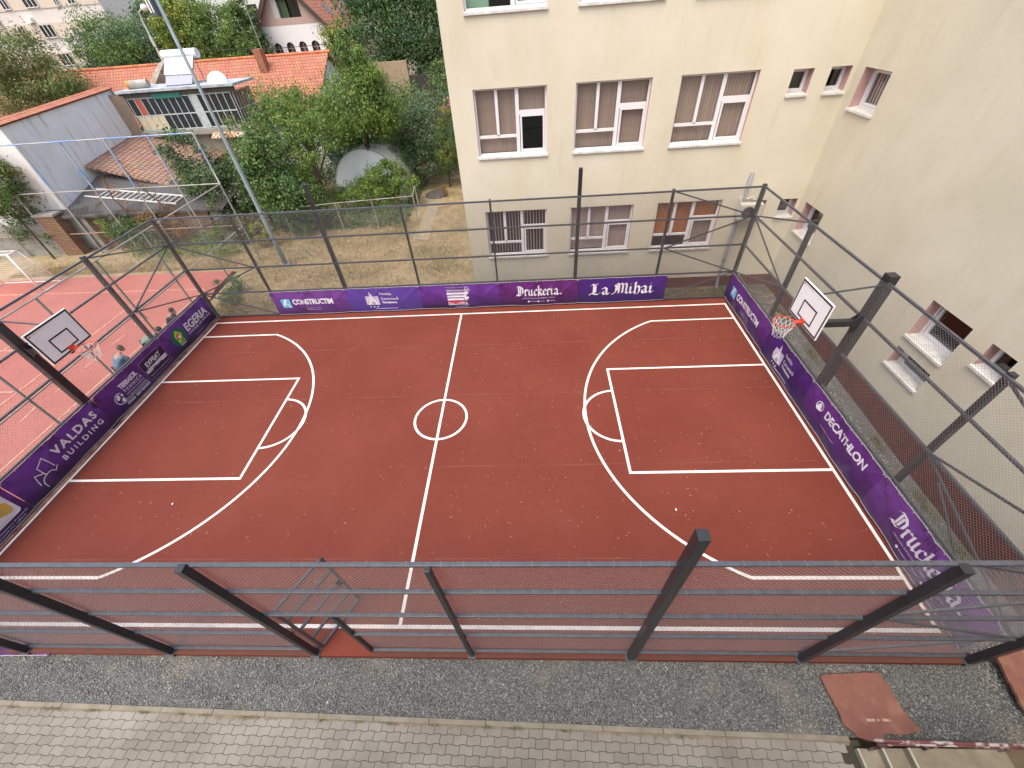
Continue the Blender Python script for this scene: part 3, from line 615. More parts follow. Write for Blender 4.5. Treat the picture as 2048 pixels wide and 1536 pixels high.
# gate leaf swung inwards
ga = thing('gate', 'open chain-link gate swung into the court', 'gate', (-1.39, YN + .03, 0), rz=math.atan2(.83, .46))
ga.parent = None
dv = Vector((.485, .875, 0)).normalized(); gp = Vector((-1.39, YN + .05, 0)); GW = .95
g = MB(); fr = MB()
for z in (.09, .60, 1.10, 1.60, 2.07): fr.bar(gp + Vector((0, 0, z)), gp + dv * GW + Vector((0, 0, z)), .04, .04)
for s in (0, GW): fr.bar(gp + dv * s + Vector((0, 0, .07)), gp + dv * s + Vector((0, 0, 2.09)), .038, .038)
fr.build('gate_frame', m_rail, ga)
wires('chain_link_mesh', ga, tuple(gp), tuple(dv), GW, .09, 2.07, step=.068)
MB().box((gp.x + dv.x * .88 - .03, gp.y + dv.y * .88 - .03, 1.02), (gp.x + dv.x * .88 + .03, gp.y + dv.y * .88 + .03, 1.2)).build('lock', m_black, ga)
# side fences
for s, xx, lb in ((-1, XL, 'left short side of the chain-link court fence beside the second court'), (1, XR, 'right short side of the chain-link court fence beside the tall cream wall')):
    t = thing('court_fence', lb, 'fence', (xx, 0, 0), 'sides of the court fence')
    for i in (1, 3): post(t, xx + s * .05, PY[i], .11 if i == 1 else .10, 4.06)
    rails(t, 'y', YN + .06, YF - .06, xx - s * .02, ZR)
    zig(t, 'y', YF, PY[1], xx - s * .03); zig(t, 'y', YN, PY[3], xx - s * .03)
    wires('chain_link_mesh', t, (xx - s * .055, YN + .06, 0), (0, 1, 0), YF - YN - .12, .06, 4.0, r=.0019 if s > 0 else .0026)

# ---------------------------------------------------------------- hoops
def hoop(s, label):
    xp = s * 10.10; xb = s * 8.87; t = thing('basketball_hoop', label, 'basketball hoop', (xp, 0, 0), 'basketball hoops')
    MB().box((xp + s * .07 - .10, -.10, -.28), (xp + s * .07 + .10, .10, 4.15)).build('post', m_steel, t, bevel=.008)
    a = MB(); a.box((xb + s * .03, -.06, 2.89), (xp - s * .03, .06, 3.04)); a.build('arm', m_steel, t, bevel=.004)
    a = MB()
    for y in (-.068, .062): a.add([(xp - s * .03, y, 3.18), (xp - s * .17, y, 3.04), (xp - s * .17, y, 2.89), (xp - s * .03, y, 2.75), (xp - s * .03, y + .006, 3.18), (xp - s * .17, y + .006, 3.04), (xp - s * .17, y + .006, 2.89), (xp - s * .03, y + .006, 2.75)], [(0, 1, 2, 3), (7, 6, 5, 4), (0, 4, 5, 1), (1, 5, 6, 2), (2, 6, 7, 3), (3, 7, 4, 0)])
    a.build('gusset', m_steel, t)
    MB().bar((xb + s * .04, 0, 3.74), (xp - s * .03, 0, 3.90), .03, .03).build('upper_brace', m_rail, t)
    bb = MB().box((xb - .015, -.59, 2.955), (xb + .015, .59, 3.825)).build('backboard', m_board, t, bevel=.003)
    f = MB(); xf = xb - s * .0185
    def fr(y0, y1, z0, z1, wd):
        for (a0, a1, b0, b1) in ((y0, y1, z1 - wd, z1), (y0, y1, z0, z0 + wd), (y0, y0 + wd, z0 + wd, z1 - wd), (y1 - wd, y1, z0 + wd, z1 - wd)): f.box((xf - .0015, a0, b0), (xf + .0015, a1, b1))
    fr(-.572, .572, 2.973, 3.807, .036); fr(-.27, .27, 3.07, 3.465, .034)
    f.build('black_border', m_black, bb)
    # red badge and fine maker's line in the top corner
    f = MB(); yb = -s * -.49 if s > 0 else -.49
    pts = [(yb + .022 * math.cos(k * math.pi / 8), 3.735 + .022 * math.sin(k * math.pi / 8)) for k in range(16)]
    f.add([(xf, a, b) for a, b in pts], [tuple(range(16))]); dd = -s
    for k in range(22): f.box((xf - .0005, yb + dd * (.05 + k * .016), 3.735), (xf + .0005, yb + dd * (.05 + k * .016 + .010), 3.742))
    f.build('badge', mat('badge_red', (.5, .06, .06), rough=.5), bb)
    mt = MB(); mt.box((xb - s * .017, -.07, 2.99), (xb - s * .05, .07, 3.10)); mt.box((xb - s * .05, -.05, 3.035), (xb - s * .20, .05, 3.05)); mt.build('rim_bracket', m_rim, t)
    xc = xb - s * .415; pts = [(xc + .225 * math.cos(k * math.pi / 20), .225 * math.sin(k * math.pi / 20), 3.05) for k in range(41)]
    MB().tube(pts, .011, 8, False).build('rim', m_rim, t, smooth=True)
    n = MB(); rr = [.222, .20, .165, .14, .125]; zz = [3.04, 2.95, 2.86, 2.77, 2.67]; K = 12
    for k in range(K):
        for d in (-1, 1):
            pts = []
            for i in range(len(rr)):
                a_ = 2 * math.pi * (k + d * i * .5) / K; w_ = .008 * math.sin(k * 3.1 + i * 2.2)
                pts.append((xc + (rr[i] + w_) * math.cos(a_), (rr[i] + w_) * math.sin(a_), zz[i] + w_))
            n.tube(pts, .0042, 4, False)
    n.build('net', m_net, t)
    return t
hoop(1, 'basketball hoop in front of the tall cream wall on the right side')
hoop(-1, 'basketball hoop on the left side in front of the second court')

# ---------------------------------------------------------------- banners
def font_mesh(txt, bold=0.0, spacing=1.0):
    cu = bpy.data.curves.new('t', 'FONT'); cu.body = txt; cu.offset = bold; cu.space_character = spacing; cu.resolution_u = 3
    ob = bpy.data.objects.new('t', cu); COL.objects.link(ob)
    dg = bpy.context.evaluated_depsgraph_get(); dg.update(); me = bpy.data.meshes.new_from_object(ob.evaluated_get(dg))
    bm = bmesh.new(); bm.from_mesh(me); bmesh.ops.triangulate(bm, faces=bm.faces); bm.verts.ensure_lookup_table()
    V = [(v.co.x, v.co.y) for v in bm.verts]; F = [tuple(v.index for v in f.verts) for f in bm.faces]
    bm.free(); COL.objects.unlink(ob); bpy.data.objects.remove(ob); bpy.data.curves.remove(cu); bpy.data.meshes.remove(me)
    return V, F
GL = {
 'i': (.32, [[(0, .50), (.09, .62), (.09, .10), (.17, 0), (.25, .09)], [(.05, .80), (.12, .89)]]),
 'r': (.36, [[(0, .50), (.09, .62), (.09, .03), (.15, -.03)], [(.09, .48), (.24, .62), (.31, .52)]]),
 'u': (.56, [[(0, .50), (.09, .62), (.09, .10), (.19, 0), (.34, .12)], [(.34, .62), (.34, .10), (.43, 0), (.51, .09)]]),
 'c': (.38, [[(.31, .50), (.2, .62), (.05, .48), (.05, .12), (.17, 0), (.33, .12)]]),
 'k': (.46, [[(0, .86), (.07, .98), (.07, .02), (.13, -.03)], [(.07, .45), (.24, .62), (.33, .50), (.14, .36), (.3, .08), (.37, 0), (.44, .08)]]),
 'e': (.38, [[(.05, .30), (.33, .42), (.2, .62), (.05, .48), (.05, .12), (.17, 0), (.33, .12)]]),
 'a': (.50, [[(.05, .52), (.17, .62), (.31, .50), (.31, .10), (.39, 0), (.47, .08)], [(.31, .36), (.08, .24), (.09, .08), (.18, 0), (.31, .12)]]),
 'h': (.48, [[(0, .86), (.08, .98), (.08, .02), (.14, -.03)], [(.08, .46), (.24, .62), (.36, .50), (.36, .10), (.26, -.10), (.16, -.2)]]),
 'D': (.72, [[(-.04, .80), (.1, .95), (.42, .86), (.58, .66), (.58, .28), (.38, .06), (.14, .04), (.0, .12), (-.08, .0)], [(.19, .86), (.19, .12)], [(.35, .78), (.35, .2)]]),
 'L': (.74, [[(-.02, .78), (.1, .93), (.26, .84), (.40, .94)], [(.2, .86), (.2, .16)], [(-.04, .02), (.1, .13), (.34, .02), (.5, .02), (.66, .20)], [(.31, .78), (.31, .2)]]),
 'M': (1.0, [[(-.06, .02), (.06, .1), (.14, .3), (.14, .7), (.05, .78), (.2, .94), (.34, .82), (.34, .06)], [(.34, .80), (.46, .94), (.58, .80), (.58, .06)], [(.58, .80), (.70, .94), (.82, .80), (.82, .1), (.9, 0), (.97, .08)], [(.23, .8), (.23, .3)]]),
 ' ': (.30, [])}
def blackletter(txt):
    V, F = [], []; x = 0; nb = (.060, .050)
    for ch in txt:
        wd, st = GL[ch]
        for s in st:
            for (a, b), (c, d) in zip(s, s[1:]):
                i = len(V); o = .006
                dx, dy = c - a, d - b; l = math.hypot(dx, dy) or 1; ux, uy = dx / l * o, dy / l * o
                q = [(x + a - ux - nb[0], b - uy - nb[1]), (x + a - ux + nb[0], b - uy + nb[1]), (x + c + ux + nb[0], d + uy + nb[1]), (x + c + ux - nb[0], d + uy - nb[1])]
                cr = (q[1][0] - q[0][0]) * (q[2][1] - q[1][1]) - (q[1][1] - q[0][1]) * (q[2][0] - q[1][0])
                if abs(cr) < .004: px, py = .02, -.02; q = [(q[0][0] - px, q[0][1] - py), (q[0][0] + px, q[0][1] + py), (q[2][0] + px, q[2][1] + py), (q[2][0] - px, q[2][1] - py)]
                V += q; F.append((i, i + 1, i + 2, i + 3))
        x += wd
    return V, F
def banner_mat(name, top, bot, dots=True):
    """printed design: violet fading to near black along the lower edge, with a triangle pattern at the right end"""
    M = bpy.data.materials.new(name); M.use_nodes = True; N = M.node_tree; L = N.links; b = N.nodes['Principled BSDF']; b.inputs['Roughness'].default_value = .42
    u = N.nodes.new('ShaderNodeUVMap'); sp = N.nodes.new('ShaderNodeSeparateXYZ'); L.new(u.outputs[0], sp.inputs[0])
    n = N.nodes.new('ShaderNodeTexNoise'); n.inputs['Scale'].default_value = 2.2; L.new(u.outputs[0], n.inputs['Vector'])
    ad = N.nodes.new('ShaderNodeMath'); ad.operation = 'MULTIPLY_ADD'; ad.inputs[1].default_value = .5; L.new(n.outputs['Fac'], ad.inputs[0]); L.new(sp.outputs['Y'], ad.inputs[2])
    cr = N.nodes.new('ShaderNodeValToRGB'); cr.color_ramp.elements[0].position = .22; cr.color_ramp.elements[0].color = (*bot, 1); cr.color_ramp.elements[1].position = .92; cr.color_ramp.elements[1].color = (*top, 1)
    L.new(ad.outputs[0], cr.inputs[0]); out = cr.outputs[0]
    if dots:
        v = N.nodes.new('ShaderNodeTexVoronoi'); v.inputs['Scale'].default_value = 13; v.inputs['Randomness'].default_value = .25
        mp = N.nodes.new('ShaderNodeMapping'); mp.inputs['Scale'].default_value = (2.8, 1, 1); L.new(u.outputs[0], mp.inputs[0]); L.new(mp.outputs[0], v.inputs['Vector'])
        n2 = N.nodes.new('ShaderNodeTexNoise'); n2.inputs['Scale'].default_value = 1.6; L.new(mp.outputs[0], n2.inputs['Vector'])
        m1 = N.nodes.new('ShaderNodeMapRange'); m1.inputs[1].default_value = .47; m1.inputs[2].default_value = .6; L.new(n2.outputs['Fac'], m1.inputs[0])
        m2 = N.nodes.new('ShaderNodeMapRange'); m2.inputs[1].default_value = .25; m2.inputs[2].default_value = .6; m2.inputs[4].default_value = .6; L.new(v.outputs['Distance'], m2.inputs[0])
        mm = N.nodes.new('ShaderNodeMath'); mm.operation = 'MULTIPLY'; L.new(m1.outputs[0], mm.inputs[0]); L.new(m2.outputs[0], mm.inputs[1])
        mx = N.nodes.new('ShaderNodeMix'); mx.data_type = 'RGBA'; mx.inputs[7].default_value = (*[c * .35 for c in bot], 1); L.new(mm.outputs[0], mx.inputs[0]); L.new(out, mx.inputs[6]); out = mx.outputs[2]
    L.new(out, b.inputs['Base Color']); return M
m_ink = mat('white_print', (.72, .70, .78), rough=.5)
m_grey_ink = mat('grey_print', (.36, .33, .42), rough=.5)
m_lilac = mat('lilac_print', (.50, .46, .60), rough=.5)
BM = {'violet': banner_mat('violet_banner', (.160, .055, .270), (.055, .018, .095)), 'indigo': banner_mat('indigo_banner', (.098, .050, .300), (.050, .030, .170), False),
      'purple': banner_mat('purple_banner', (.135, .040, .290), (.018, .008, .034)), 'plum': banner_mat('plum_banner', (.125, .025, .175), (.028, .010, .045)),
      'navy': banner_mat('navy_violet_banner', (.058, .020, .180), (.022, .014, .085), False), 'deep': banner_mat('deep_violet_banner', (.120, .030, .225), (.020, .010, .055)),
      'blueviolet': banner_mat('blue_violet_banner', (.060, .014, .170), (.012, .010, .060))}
class Banner:
    def __init__(s, side, a, b, kind, label, z0=.09, z1=1.09, seed=0):
        s.side, s.a, s.b, s.z0, s.z1, s.seed = side, a, b, z0, z1, seed
        o = s.P(.5, 0); s.t = thing('banner', label, 'banner', tuple(o), 'sponsor banners')
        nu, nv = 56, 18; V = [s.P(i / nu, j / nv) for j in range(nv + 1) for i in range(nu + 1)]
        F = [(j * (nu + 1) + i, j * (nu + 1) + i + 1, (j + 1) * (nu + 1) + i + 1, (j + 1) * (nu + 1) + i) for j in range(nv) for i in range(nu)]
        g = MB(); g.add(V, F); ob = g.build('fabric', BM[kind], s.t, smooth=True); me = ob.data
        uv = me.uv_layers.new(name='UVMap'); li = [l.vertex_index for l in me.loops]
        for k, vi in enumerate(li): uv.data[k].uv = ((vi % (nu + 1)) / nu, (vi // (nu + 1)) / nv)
        h = MB(); h.tube([s.P(i / 30, -.006, .003) for i in range(31)], .006, 4, False); h.tube([s.P(i / 30, 1.004, .003) for i in range(31)], .006, 4, False); h.build('hem', m_alu, s.t)
        e = MB()
        for k in range(8):
            for v in (.975,): c = s.P(.01 + .14 * k, v, .004); e.ell(c, (.012, .012, .012), 6, 4)
        e.build('eyelet', m_alu, s.t)
    def wave(s, u, v):
        L = abs(s.b - s.a); x = u * L; sd = s.seed
        w_ = .014 * math.sin(x * 3.1 + sd) * (1 - v) + .008 * math.sin(x * 7 + v * 5 + sd * 2)
        for c in (0.0, .5, 1.0):     # tension folds fanning from the tied points
            d = abs(u - c) * L; k = (1 - v) - d * .9; w_ += .026 * math.exp(-(k / .065) ** 2) * math.exp(-d * 1.4)
        sag = -.02 * (1 - v) * math.sin(math.pi * u * 1.0)
        return w_, sag
    def P(s, u, v, off=0.0):
        w_, sag = s.wave(min(1, max(0, u)), min(1, max(0, v))); q = s.a + (s.b - s.a) * u; z = s.z0 + (s.z1 - s.z0) * v + sag * (1 if v < 1 else 0); d = w_ + off + .035
        if s.side == 'far': return Vector((q, YF - .06 - d, z))
        if s.side == 'right': return Vector((XR - .06 - d, q, z))
        return Vector((XL + .06 + d, q, z))
    def shape(s, name, VF, u0, u1, v0, v1, material, off=.007, fit=True):
        off += .003
        V, F = VF
        if fit:
            xs_ = [p[0] for p in V]; ys_ = [p[1] for p in V]; x0, x1, y0, y1 = min(xs_), max(xs_), min(ys_), max(ys_)
            V = [(u0 + (u1 - u0) * (a - x0) / (x1 - x0), v0 + (v1 - v0) * (b - y0) / max(1e-6, y1 - y0)) for a, b in V]
        bm = bmesh.new(); vs = [bm.verts.new((a, b, 0)) for a, b in V]
        for f in F:
            try: bm.faces.new([vs[i] for i in f])
            except ValueError: pass
        bmesh.ops.triangulate(bm, faces=bm.faces)
        for _ in range(2):
            es = [e for e in bm.edges if abs(e.verts[0].co.x - e.verts[1].co.x) > .05 or abs(e.verts[0].co.y - e.verts[1].co.y) > .16]
            if es: bmesh.ops.subdivide_edges(bm, edges=es, cuts=1, use_grid_fill=False); bmesh.ops.triangulate(bm, faces=bm.faces)
        bm.verts.index_update(); g = MB()
        # small step per face island keeps overlapping strokes off each other
        g.add([s.P(v.co.x, v.co.y, off + .0004 * (v.index % 7)) for v in bm.verts], [tuple(v.index for v in f.verts) for f in bm.faces]); bm.free()
        ob = g.build(name, material, s.t); return ob
    def text(s, txt, u0, u1, v0, v1, material=None, bold=.02, spacing=1.0, name='lettering', off=.007): return s.shape(name, font_mesh(txt, bold, spacing), u0, u1, v0, v1, material or m_ink, off)
    def gothic(s, txt, u0, u1, v0, v1): return s.shape('lettering', blackletter(txt), u0, u1, v0, v1, m_ink)
    def poly(s, pts, material, off=.007, name='logo'): return s.shape(name, (pts, [tuple(range(len(pts)))]), 0, 0, 0, 0, material, off, fit=False)
    def stroke(s, pts, wd, material, asp, name='logo', off=.007):
        V, F = [], []
        for (a, b), (c, d) in zip(pts, pts[1:]):
            dx, dy = (c - a) * asp, d - b; l = math.hypot(dx, dy) or 1; nx_, ny_ = -dy / l * wd / 2 / asp, dx / l * wd / 2; i = len(V); ex, ey = dx / l * wd * .3 / asp, dy / l * wd * .3
            V += [(a - nx_ - ex, b - ny_ - ey), (c - nx_ + ex, d - ny_ + ey), (c + nx_ + ex, d + ny_ + ey), (a + nx_ - ex, b + ny_ - ey)]; F.append((i, i + 1, i + 2, i + 3))
        return s.shape(name, (V, F), 0, 0, 0, 0, material, off, fit=False)
def circ(cu, cv, r, asp, n=28): return [(cu + r / asp * math.cos(2 * math.pi * k / n), cv + r * math.sin(2 * math.pi * k / n)) for k in range(n)]
AS = 2.9
m_cyan = mat('cyan_print', (.13, .45, .68), rough=.5)
def constructim(B):
    u0, u1, v0, v1 = .105, .225, .30, .68; B.poly([(u0, v0), (u1, v0), (u1, v1), (u0, v1)], m_cyan)
    d = lambda a, b: (u0 + (u1 - u0) * a, v0 + (v1 - v0) * b)
    B.poly([d(.1, .28), d(.42, .28), d(.72, .98), d(.42, .98)], m_ink, .010); B.poly([d(.5, .42), d(.66, .55), d(.98, .12), d(.98, .02)], m_ink, .010)
    B.text('CONSTRUCTIM', .255, .80, .42, .66, bold=.035, spacing=.95)
    B.text('www.constructim.ro  .  Timișoara', .40, .60, .235, .27, m_lilac, name='small_print'); B.text('office@constructim.ro . Romania', .41, .60, .165, .20, m_lilac, name='small_print')
def fundatia(B):
    B.poly([(.245, .28), (.335, .28), (.34, .66), (.25, .66)], m_lilac); B.poly([(.335, .28), (.43, .28), (.43, .66), (.34, .66)], m_lilac, .0075)
    B.poly([(.27, .29), (.41, .29), (.355, .64), (.325, .64)], m_ink, .010); B.poly([(.31, .66), (.36, .66), (.32, .86)], m_lilac)
    B.poly([(.315, .30), (.375, .30), (.37, .40), (.345, .44), (.32, .40)], m_grey_ink, .013)
    for k in range(3): B.poly(circ(.285 + k * .048, .19, .028, AS, 12), m_ink, name='dot')
    B.text('Fundația', .46, .62, .66, .80, bold=.008); B.text('Comunitară', .46, .70, .48, .60, bold=.008); B.text('Timișoara', .46, .67, .30, .42, bold=.03)
    B.poly([(.34, .10), (.66, .10), (.66, .125), (.34, .125)], m_lilac, name='rule')
def druckeria(B, u0=.21, u1=.80):
    B.gothic('Druckeria', u0, u1 - .02, .38, .84); B.poly([(u1 - .015, .42), (u1 + .005, .42), (u1 + .005, .48), (u1 - .015, .48)], m_ink, name='dot')
    B.text('ASOCIAȚIA SUPORTERILOR TIMIȘORENI - DIN 2012', u0 + .09, u1 - .08, .265, .315, m_lilac, name='small_print')
    for k, wd in enumerate((.085, .06, .075)):
        c = u0 + .17 + k * .125; B.poly(circ(c, .16, .035, AS, 14), m_ink, name='dot'); B.text(('druckeria', 'druck', 'druckeria')[k], c + .02, c + .02 + wd, .145, .18, m_lilac, name='small_print')
b = Banner('far', -7.41, -4.42, 'violet', 'violet banner reading CONSTRUCTIM on the far side, leftmost of the far banners', seed=1); constructim(b)
b = Banner('far', -4.42, -1.56, 'indigo', 'blue-violet banner reading Fundația Comunitară Timișoara on the far side', seed=2); fundatia(b)
b = Banner('far', -1.56, 1.50, 'purple', 'dark purple banner with the striped SUBCONTROL logo on the far side', seed=3)
for k, (c, w_) in enumerate(((m_grey_ink, .31), (m_ink, .27), (m_ink, .25), (m_ink, .22), (mat('red_print', (.60, .045, .06), rough=.5), .22))):
    v = .80 - k * .125; B_ = b; b.poly([(.345, v - .085), (.345 + w_ * .95, v - .085), (.345 + w_ * .95, v), (.345, v)], c, name='stripe')
for k in range(4): b.stroke([(.585 - .02 * (k % 2), .78 - k * .12), (.60, .72 - k * .12), (.565, .68 - k * .12)], .02, m_ink if k else m_ink, AS)
b.stroke([(.60 + .022 * math.cos(t * .6), .84 + .05 * math.sin(t * .6)) for t in range(12)], .016, m_ink, AS)
b.poly([(.565, .56), (.62, .62), (.615, .70), (.57, .68)], m_ink); b.poly([(.56, .36), (.615, .40), (.615, .48), (.56, .46)], m_ink)
b.text('PROJECT MANAGEMENT', .345, .565, .86, .91, m_lilac, spacing=1.3, name='small_print'); b.text('SUBCONTROL', .345, .60, .14, .26, bold=.02); b.text('www.subcontrol-office.ro', .43, .60, .06, .09, m_lilac, name='small_print')
b = Banner('far', 1.50, 4.45, 'plum', 'plum banner reading Druckeria in blackletter on the far side', seed=4); druckeria(b)
b = Banner('far', 4.47, 7.72, 'navy', 'blue-violet banner reading La Mihai in large blackletter on the far side', seed=5); b.gothic('La Mihai', .13, .87, .26, .82)
b = Banner('right', 5.70, 2.50, 'deep', 'violet banner reading CONSTRUCTIM in the far right corner', seed=6, z0=.12); constructim(b)
b = Banner('right', 2.50, .06, 'blueviolet', 'violet banner reading Fundația Comunitară Timișoara under the right basketball hoop', seed=7); fundatia(b)
b = Banner('right', .06, -2.80, 'deep', 'purple banner reading DECATHLON on the right side', seed=8)
b.text('DECATHLON', .30, .86, .55, .78, bold=.035, spacing=.95); b.stroke([(.205 + .042 * math.cos(t * math.pi / 10), .66 + .125 * math.sin(t * math.pi / 10)) for t in range(-4, 15)], .022, m_ink, AS)
b.poly([(.17, .58), (.20, .80), (.222, .70), (.235, .56), (.205, .53)], m_ink, .010); b.text('www.decathlon.ro  Timișoara', .31, .52, .28, .32, m_lilac, name='small_print')
b = Banner('right', -2.80, -5.66, 'violet', 'purple banner reading Druckeria in blackletter in the near right corner', seed=9); druckeria(b, .22, .86)
b = Banner('left', 3.02, 5.68, 'purple', 'purple banner reading EGERIA with a round green house logo', seed=10)
b.text('EGERIA', .42, .91, .42, .73, bold=.03); b.text('SYSTEM INTERIOR', .42, .93, .30, .375, bold=.015, spacing=1.35, name='small_print'); b.text('www.egeria.ro', .50, .68, .12, .155, m_lilac, name='small_print')
b.poly(circ(.255, .50, .34, 2.66, 36), mat('green_print', (.012, .13, .10), rough=.5)); d = lambda x_, y_: (.255 + x_ / 2.66, .50 + y_)
b.poly([d(-.22, .03), d(-.15, .03), d(-.13, -.20), d(.13, -.20), d(.13, .03), d(.21, .03), d(.02, .26), d(-.02, .26)], mat('lime_print', (.42, .62, .06), rough=.5), .010)
b.poly([d(0, -.13), d(.10, -.03), d(.10, .08), d(.05, .14), d(0, .11), d(-.05, .14), d(-.10, .08), d(-.10, -.03)], mat('red_orange_print', (.62, .06, .04), rough=.5), .013)
b.poly([d(-.045, -.03), d(.045, -.03), d(.045, .04), d(0, .09), d(-.045, .04)], m_ink, .016); b.text('EGERIA', .255 - .045, .255 + .05, .205, .27, bold=.03, off=.013, name='small_print')
b = Banner('left', .10, 3.00, 'deep', 'purple banner with the TERRASOIL globe and the framed EXPERT logo', seed=11)
fr = [(.60, .12), (.97, .12), (.97, .80), (.60, .80)]; b.poly(fr, mat('plum_print', (.035, .012, .05), rough=.5)); b.stroke(fr + [fr[0]], .008, m_lilac, AS, 'rule', .010)
b.text('EXPERT', .66, .90, .52, .68, bold=.02, off=.012)
b.poly([(.62, .34), (.955, .34), (.955, .47), (.62, .47)], m_ink, .010); b.text('DESIGN EXECUTIE', .64, .94, .365, .44, m_grey_ink, .01, 1.2, 'small_print', .014)
b.text('Rezistenta & Consultanta Structuri', .63, .95, .20, .255, m_lilac, 0, name='small_print', off=.012)
g1 = circ(.20, .42, .17, AS, 24); b.stroke(g1[3:22], .022, m_ink, AS); b.poly([(.16, .44), (.185, .56), (.215, .55), (.205, .45), (.18, .40)], m_ink, .010); b.poly([(.19, .30), (.225, .27), (.24, .38), (.215, .40)], m_ink, .010); b.poly([(.225, .50), (.25, .52), (.25, .44), (.235, .42)], m_ink, .010)
b.text('TERRASOIL', .27, .53, .60, .76, bold=.035, spacing=.9); b.text('TEHNICA', .28, .55, .45, .55, bold=.012, spacing=1.5); b.text('INVESTIGATII GEOTEHNICE', .28, .55, .355, .40, m_lilac, name='small_print')
b.text('WWW.TERRASOILTEHNICA.RO', .22, .56, .265, .305, m_ink, spacing=1.2, name='small_print'); b.poly([(.21, .225), (.57, .225), (.57, .237), (.21, .237)], m_ink, name='rule'); b.text('STUDII  GEOTEHNICE', .22, .57, .11, .19, bold=.03)
b = Banner('left', -2.74, .07, 'purple', 'purple banner reading VALDAS BUILDING on the left side', seed=12)
b.text('VALDAS', .42, .93, .54, .78, bold=.035, spacing=1.25); b.text('BUILDING', .44, .93, .28, .43, bold=.02, spacing=1.45)
A_ = 2.81
b.stroke([(.285, .40), (.25, .40), (.245, .66), (.335, .78), (.35, .42)], .022, m_ink, A_); b.stroke([(.16, .28), (.185, .56), (.245, .46)], .022, m_ink, A_)
b.stroke([(.185, .12)] + [(.27 - .085 * math.cos(t * math.pi / 14), .20 + .20 * math.sin(t * math.pi / 14)) for t in range(0, 10)] + [(.325, .30), (.365, .38)], .02, m_ink, A_)
b = Banner('left', -5.62, -2.76, 'deep', 'purple banner with a white panel and a yellow brick emblem at the near left corner', seed=13)
b.poly([(.25, .22), (.93, .22), (.95, .26), (.95, .80), (.93, .84), (.25, .84)], m_ink)
m_ye = mat('yellow_print', (.62, .42, .08), rough=.5); b.poly([(.74, .52), (.90, .34), (.925, .40), (.925, .62), (.86, .76), (.80, .76)], m_ye, .010); b.stroke([(.80, .60), (.92, .44)], .012, m_grey_ink, AS, off=.013); b.poly([(.60, .60), (.74, .52), (.80, .72), (.70, .74)], m_grey_ink, .010)
b.stroke([(.45, .30), (.60, .50), (.72, .34), (.80, .44)], .008, m_grey_ink, AS, off=.010); b.stroke([(.3, .36), (.6, .30), (.88, .28)], .008, m_grey_ink, AS, off=.010)
b.text('constructii civile si industriale Timisoara Romania', .25, .97, .125, .165, m_lilac, name='small_print'); b.text('telefon 0256  www.constructii.ro office', .25, .93, .055, .09, m_lilac, name='small_print')
# slumped loose banner at the near left corner
t = thing('loose_banner', 'slumped purple banner hanging loose at the bottom of the near fence in the left corner', 'banner', (-8.4, -5.8, 0))
g = MB(); nu, nv = 30, 8
V = []
for j in range(nv + 1):
    for i in range(nu + 1):
        u, v = i / nu, j / nv; x = -10.0 + 3.02 * u; top = .50 - .42 * u ** 2.2; z = -.09 + (.02 + top) * v * (1 - u ** 8 * .6); V.append((x, -5.885 + .165 * v + .02 * math.sin(u * 17 + v * 3) * (1 - v), max(-.10, z)))
g.add(V, [(j * (nu + 1) + i, j * (nu + 1) + i + 1, (j + 1) * (nu + 1) + i + 1, (j + 1) * (nu + 1) + i) for j in range(nv) for i in range(nu)])
ob = g.build('fabric', mat('crumpled_purple_banner', (.075, .026, .13), rough=.4, var=.3, vscale=6), t, smooth=True)
MB().tube([(-10, -5.895, -.085), (-8.2, -5.9, -.088), (-7.0, -5.885, -.07)], .007, 4).build('hem', m_alu, t)
g = MB()
for k in range(3): g.quad((-8.9 + k * .28, -5.899, -.03), (-8.75 + k * .28, -5.899, -.03), (-8.65 + k * .28, -5.885, .12), (-8.8 + k * .28, -5.885, .12))
g.build('lettering', m_ink, t)

# ---------------------------------------------------------------- the cream building
YA, XB = 6.85, 12.05
bld = thing('school_building', 'tall cream stucco building with white windows wrapping the far right corner of the court', 'building', (XB, YA, -.4))
def wall_grid(u0, u1, z0, z1, holes, place):
    """rectangles of wall around rectangular openings, sharing all corners"""
    us = sorted({u0, u1} | {h_ for a in holes for h_ in a[:2] if u0 < h_ < u1}); zs = sorted({z0, z1} | {h_ for a in holes for h_ in a[2:4] if z0 < h_ < z1})
    g = MB(); vi = {}
    for u in us:
        for z in zs: vi[(u, z)] = len(g.v); g.v.append(place(u, z, 0))
    for a, b in zip(us, us[1:]):
        for c, d in zip(zs, zs[1:]):
            mu, mz = (a + b) / 2, (c + d) / 2
            if any(h_[0] < mu < h_[1] and h_[2] < mz < h_[3] for h_ in holes): continue
            g.f.append((vi[(a, c)], vi[(b, c)], vi[(b, d)], vi[(a, d)]))
    return g
pA = lambda u, z, d: (u, YA + d, z)
pB = lambda u, z, d: (XB + d, -u, z)       # u runs towards the camera (decreasing y)
winA = []
for zr in (8.50, 5.03, 1.58):
    for i, x0 in enumerate((1.17, 4.21, 7.22)): winA.append((x0, x0 + 2.19, zr, zr + (1.78 if zr > 2 else 1.68), .14, ('big', zr, i)))
smallA = [(10.34, 10.90, 6.18, 6.76, .30, 'small'), (11.37, 11.93, 6.18, 6.76, .30, 'small'), (10.36, 10.92, 2.58, 3.17, .30, 'smallp'), (11.38, 11.95, 2.58, 3.17, .30, 'smalld'), (10.34, 10.90, 9.7, 10.3, .3, 'small'), (11.37, 11.93, 9.7, 10.3, .3, 'small')]
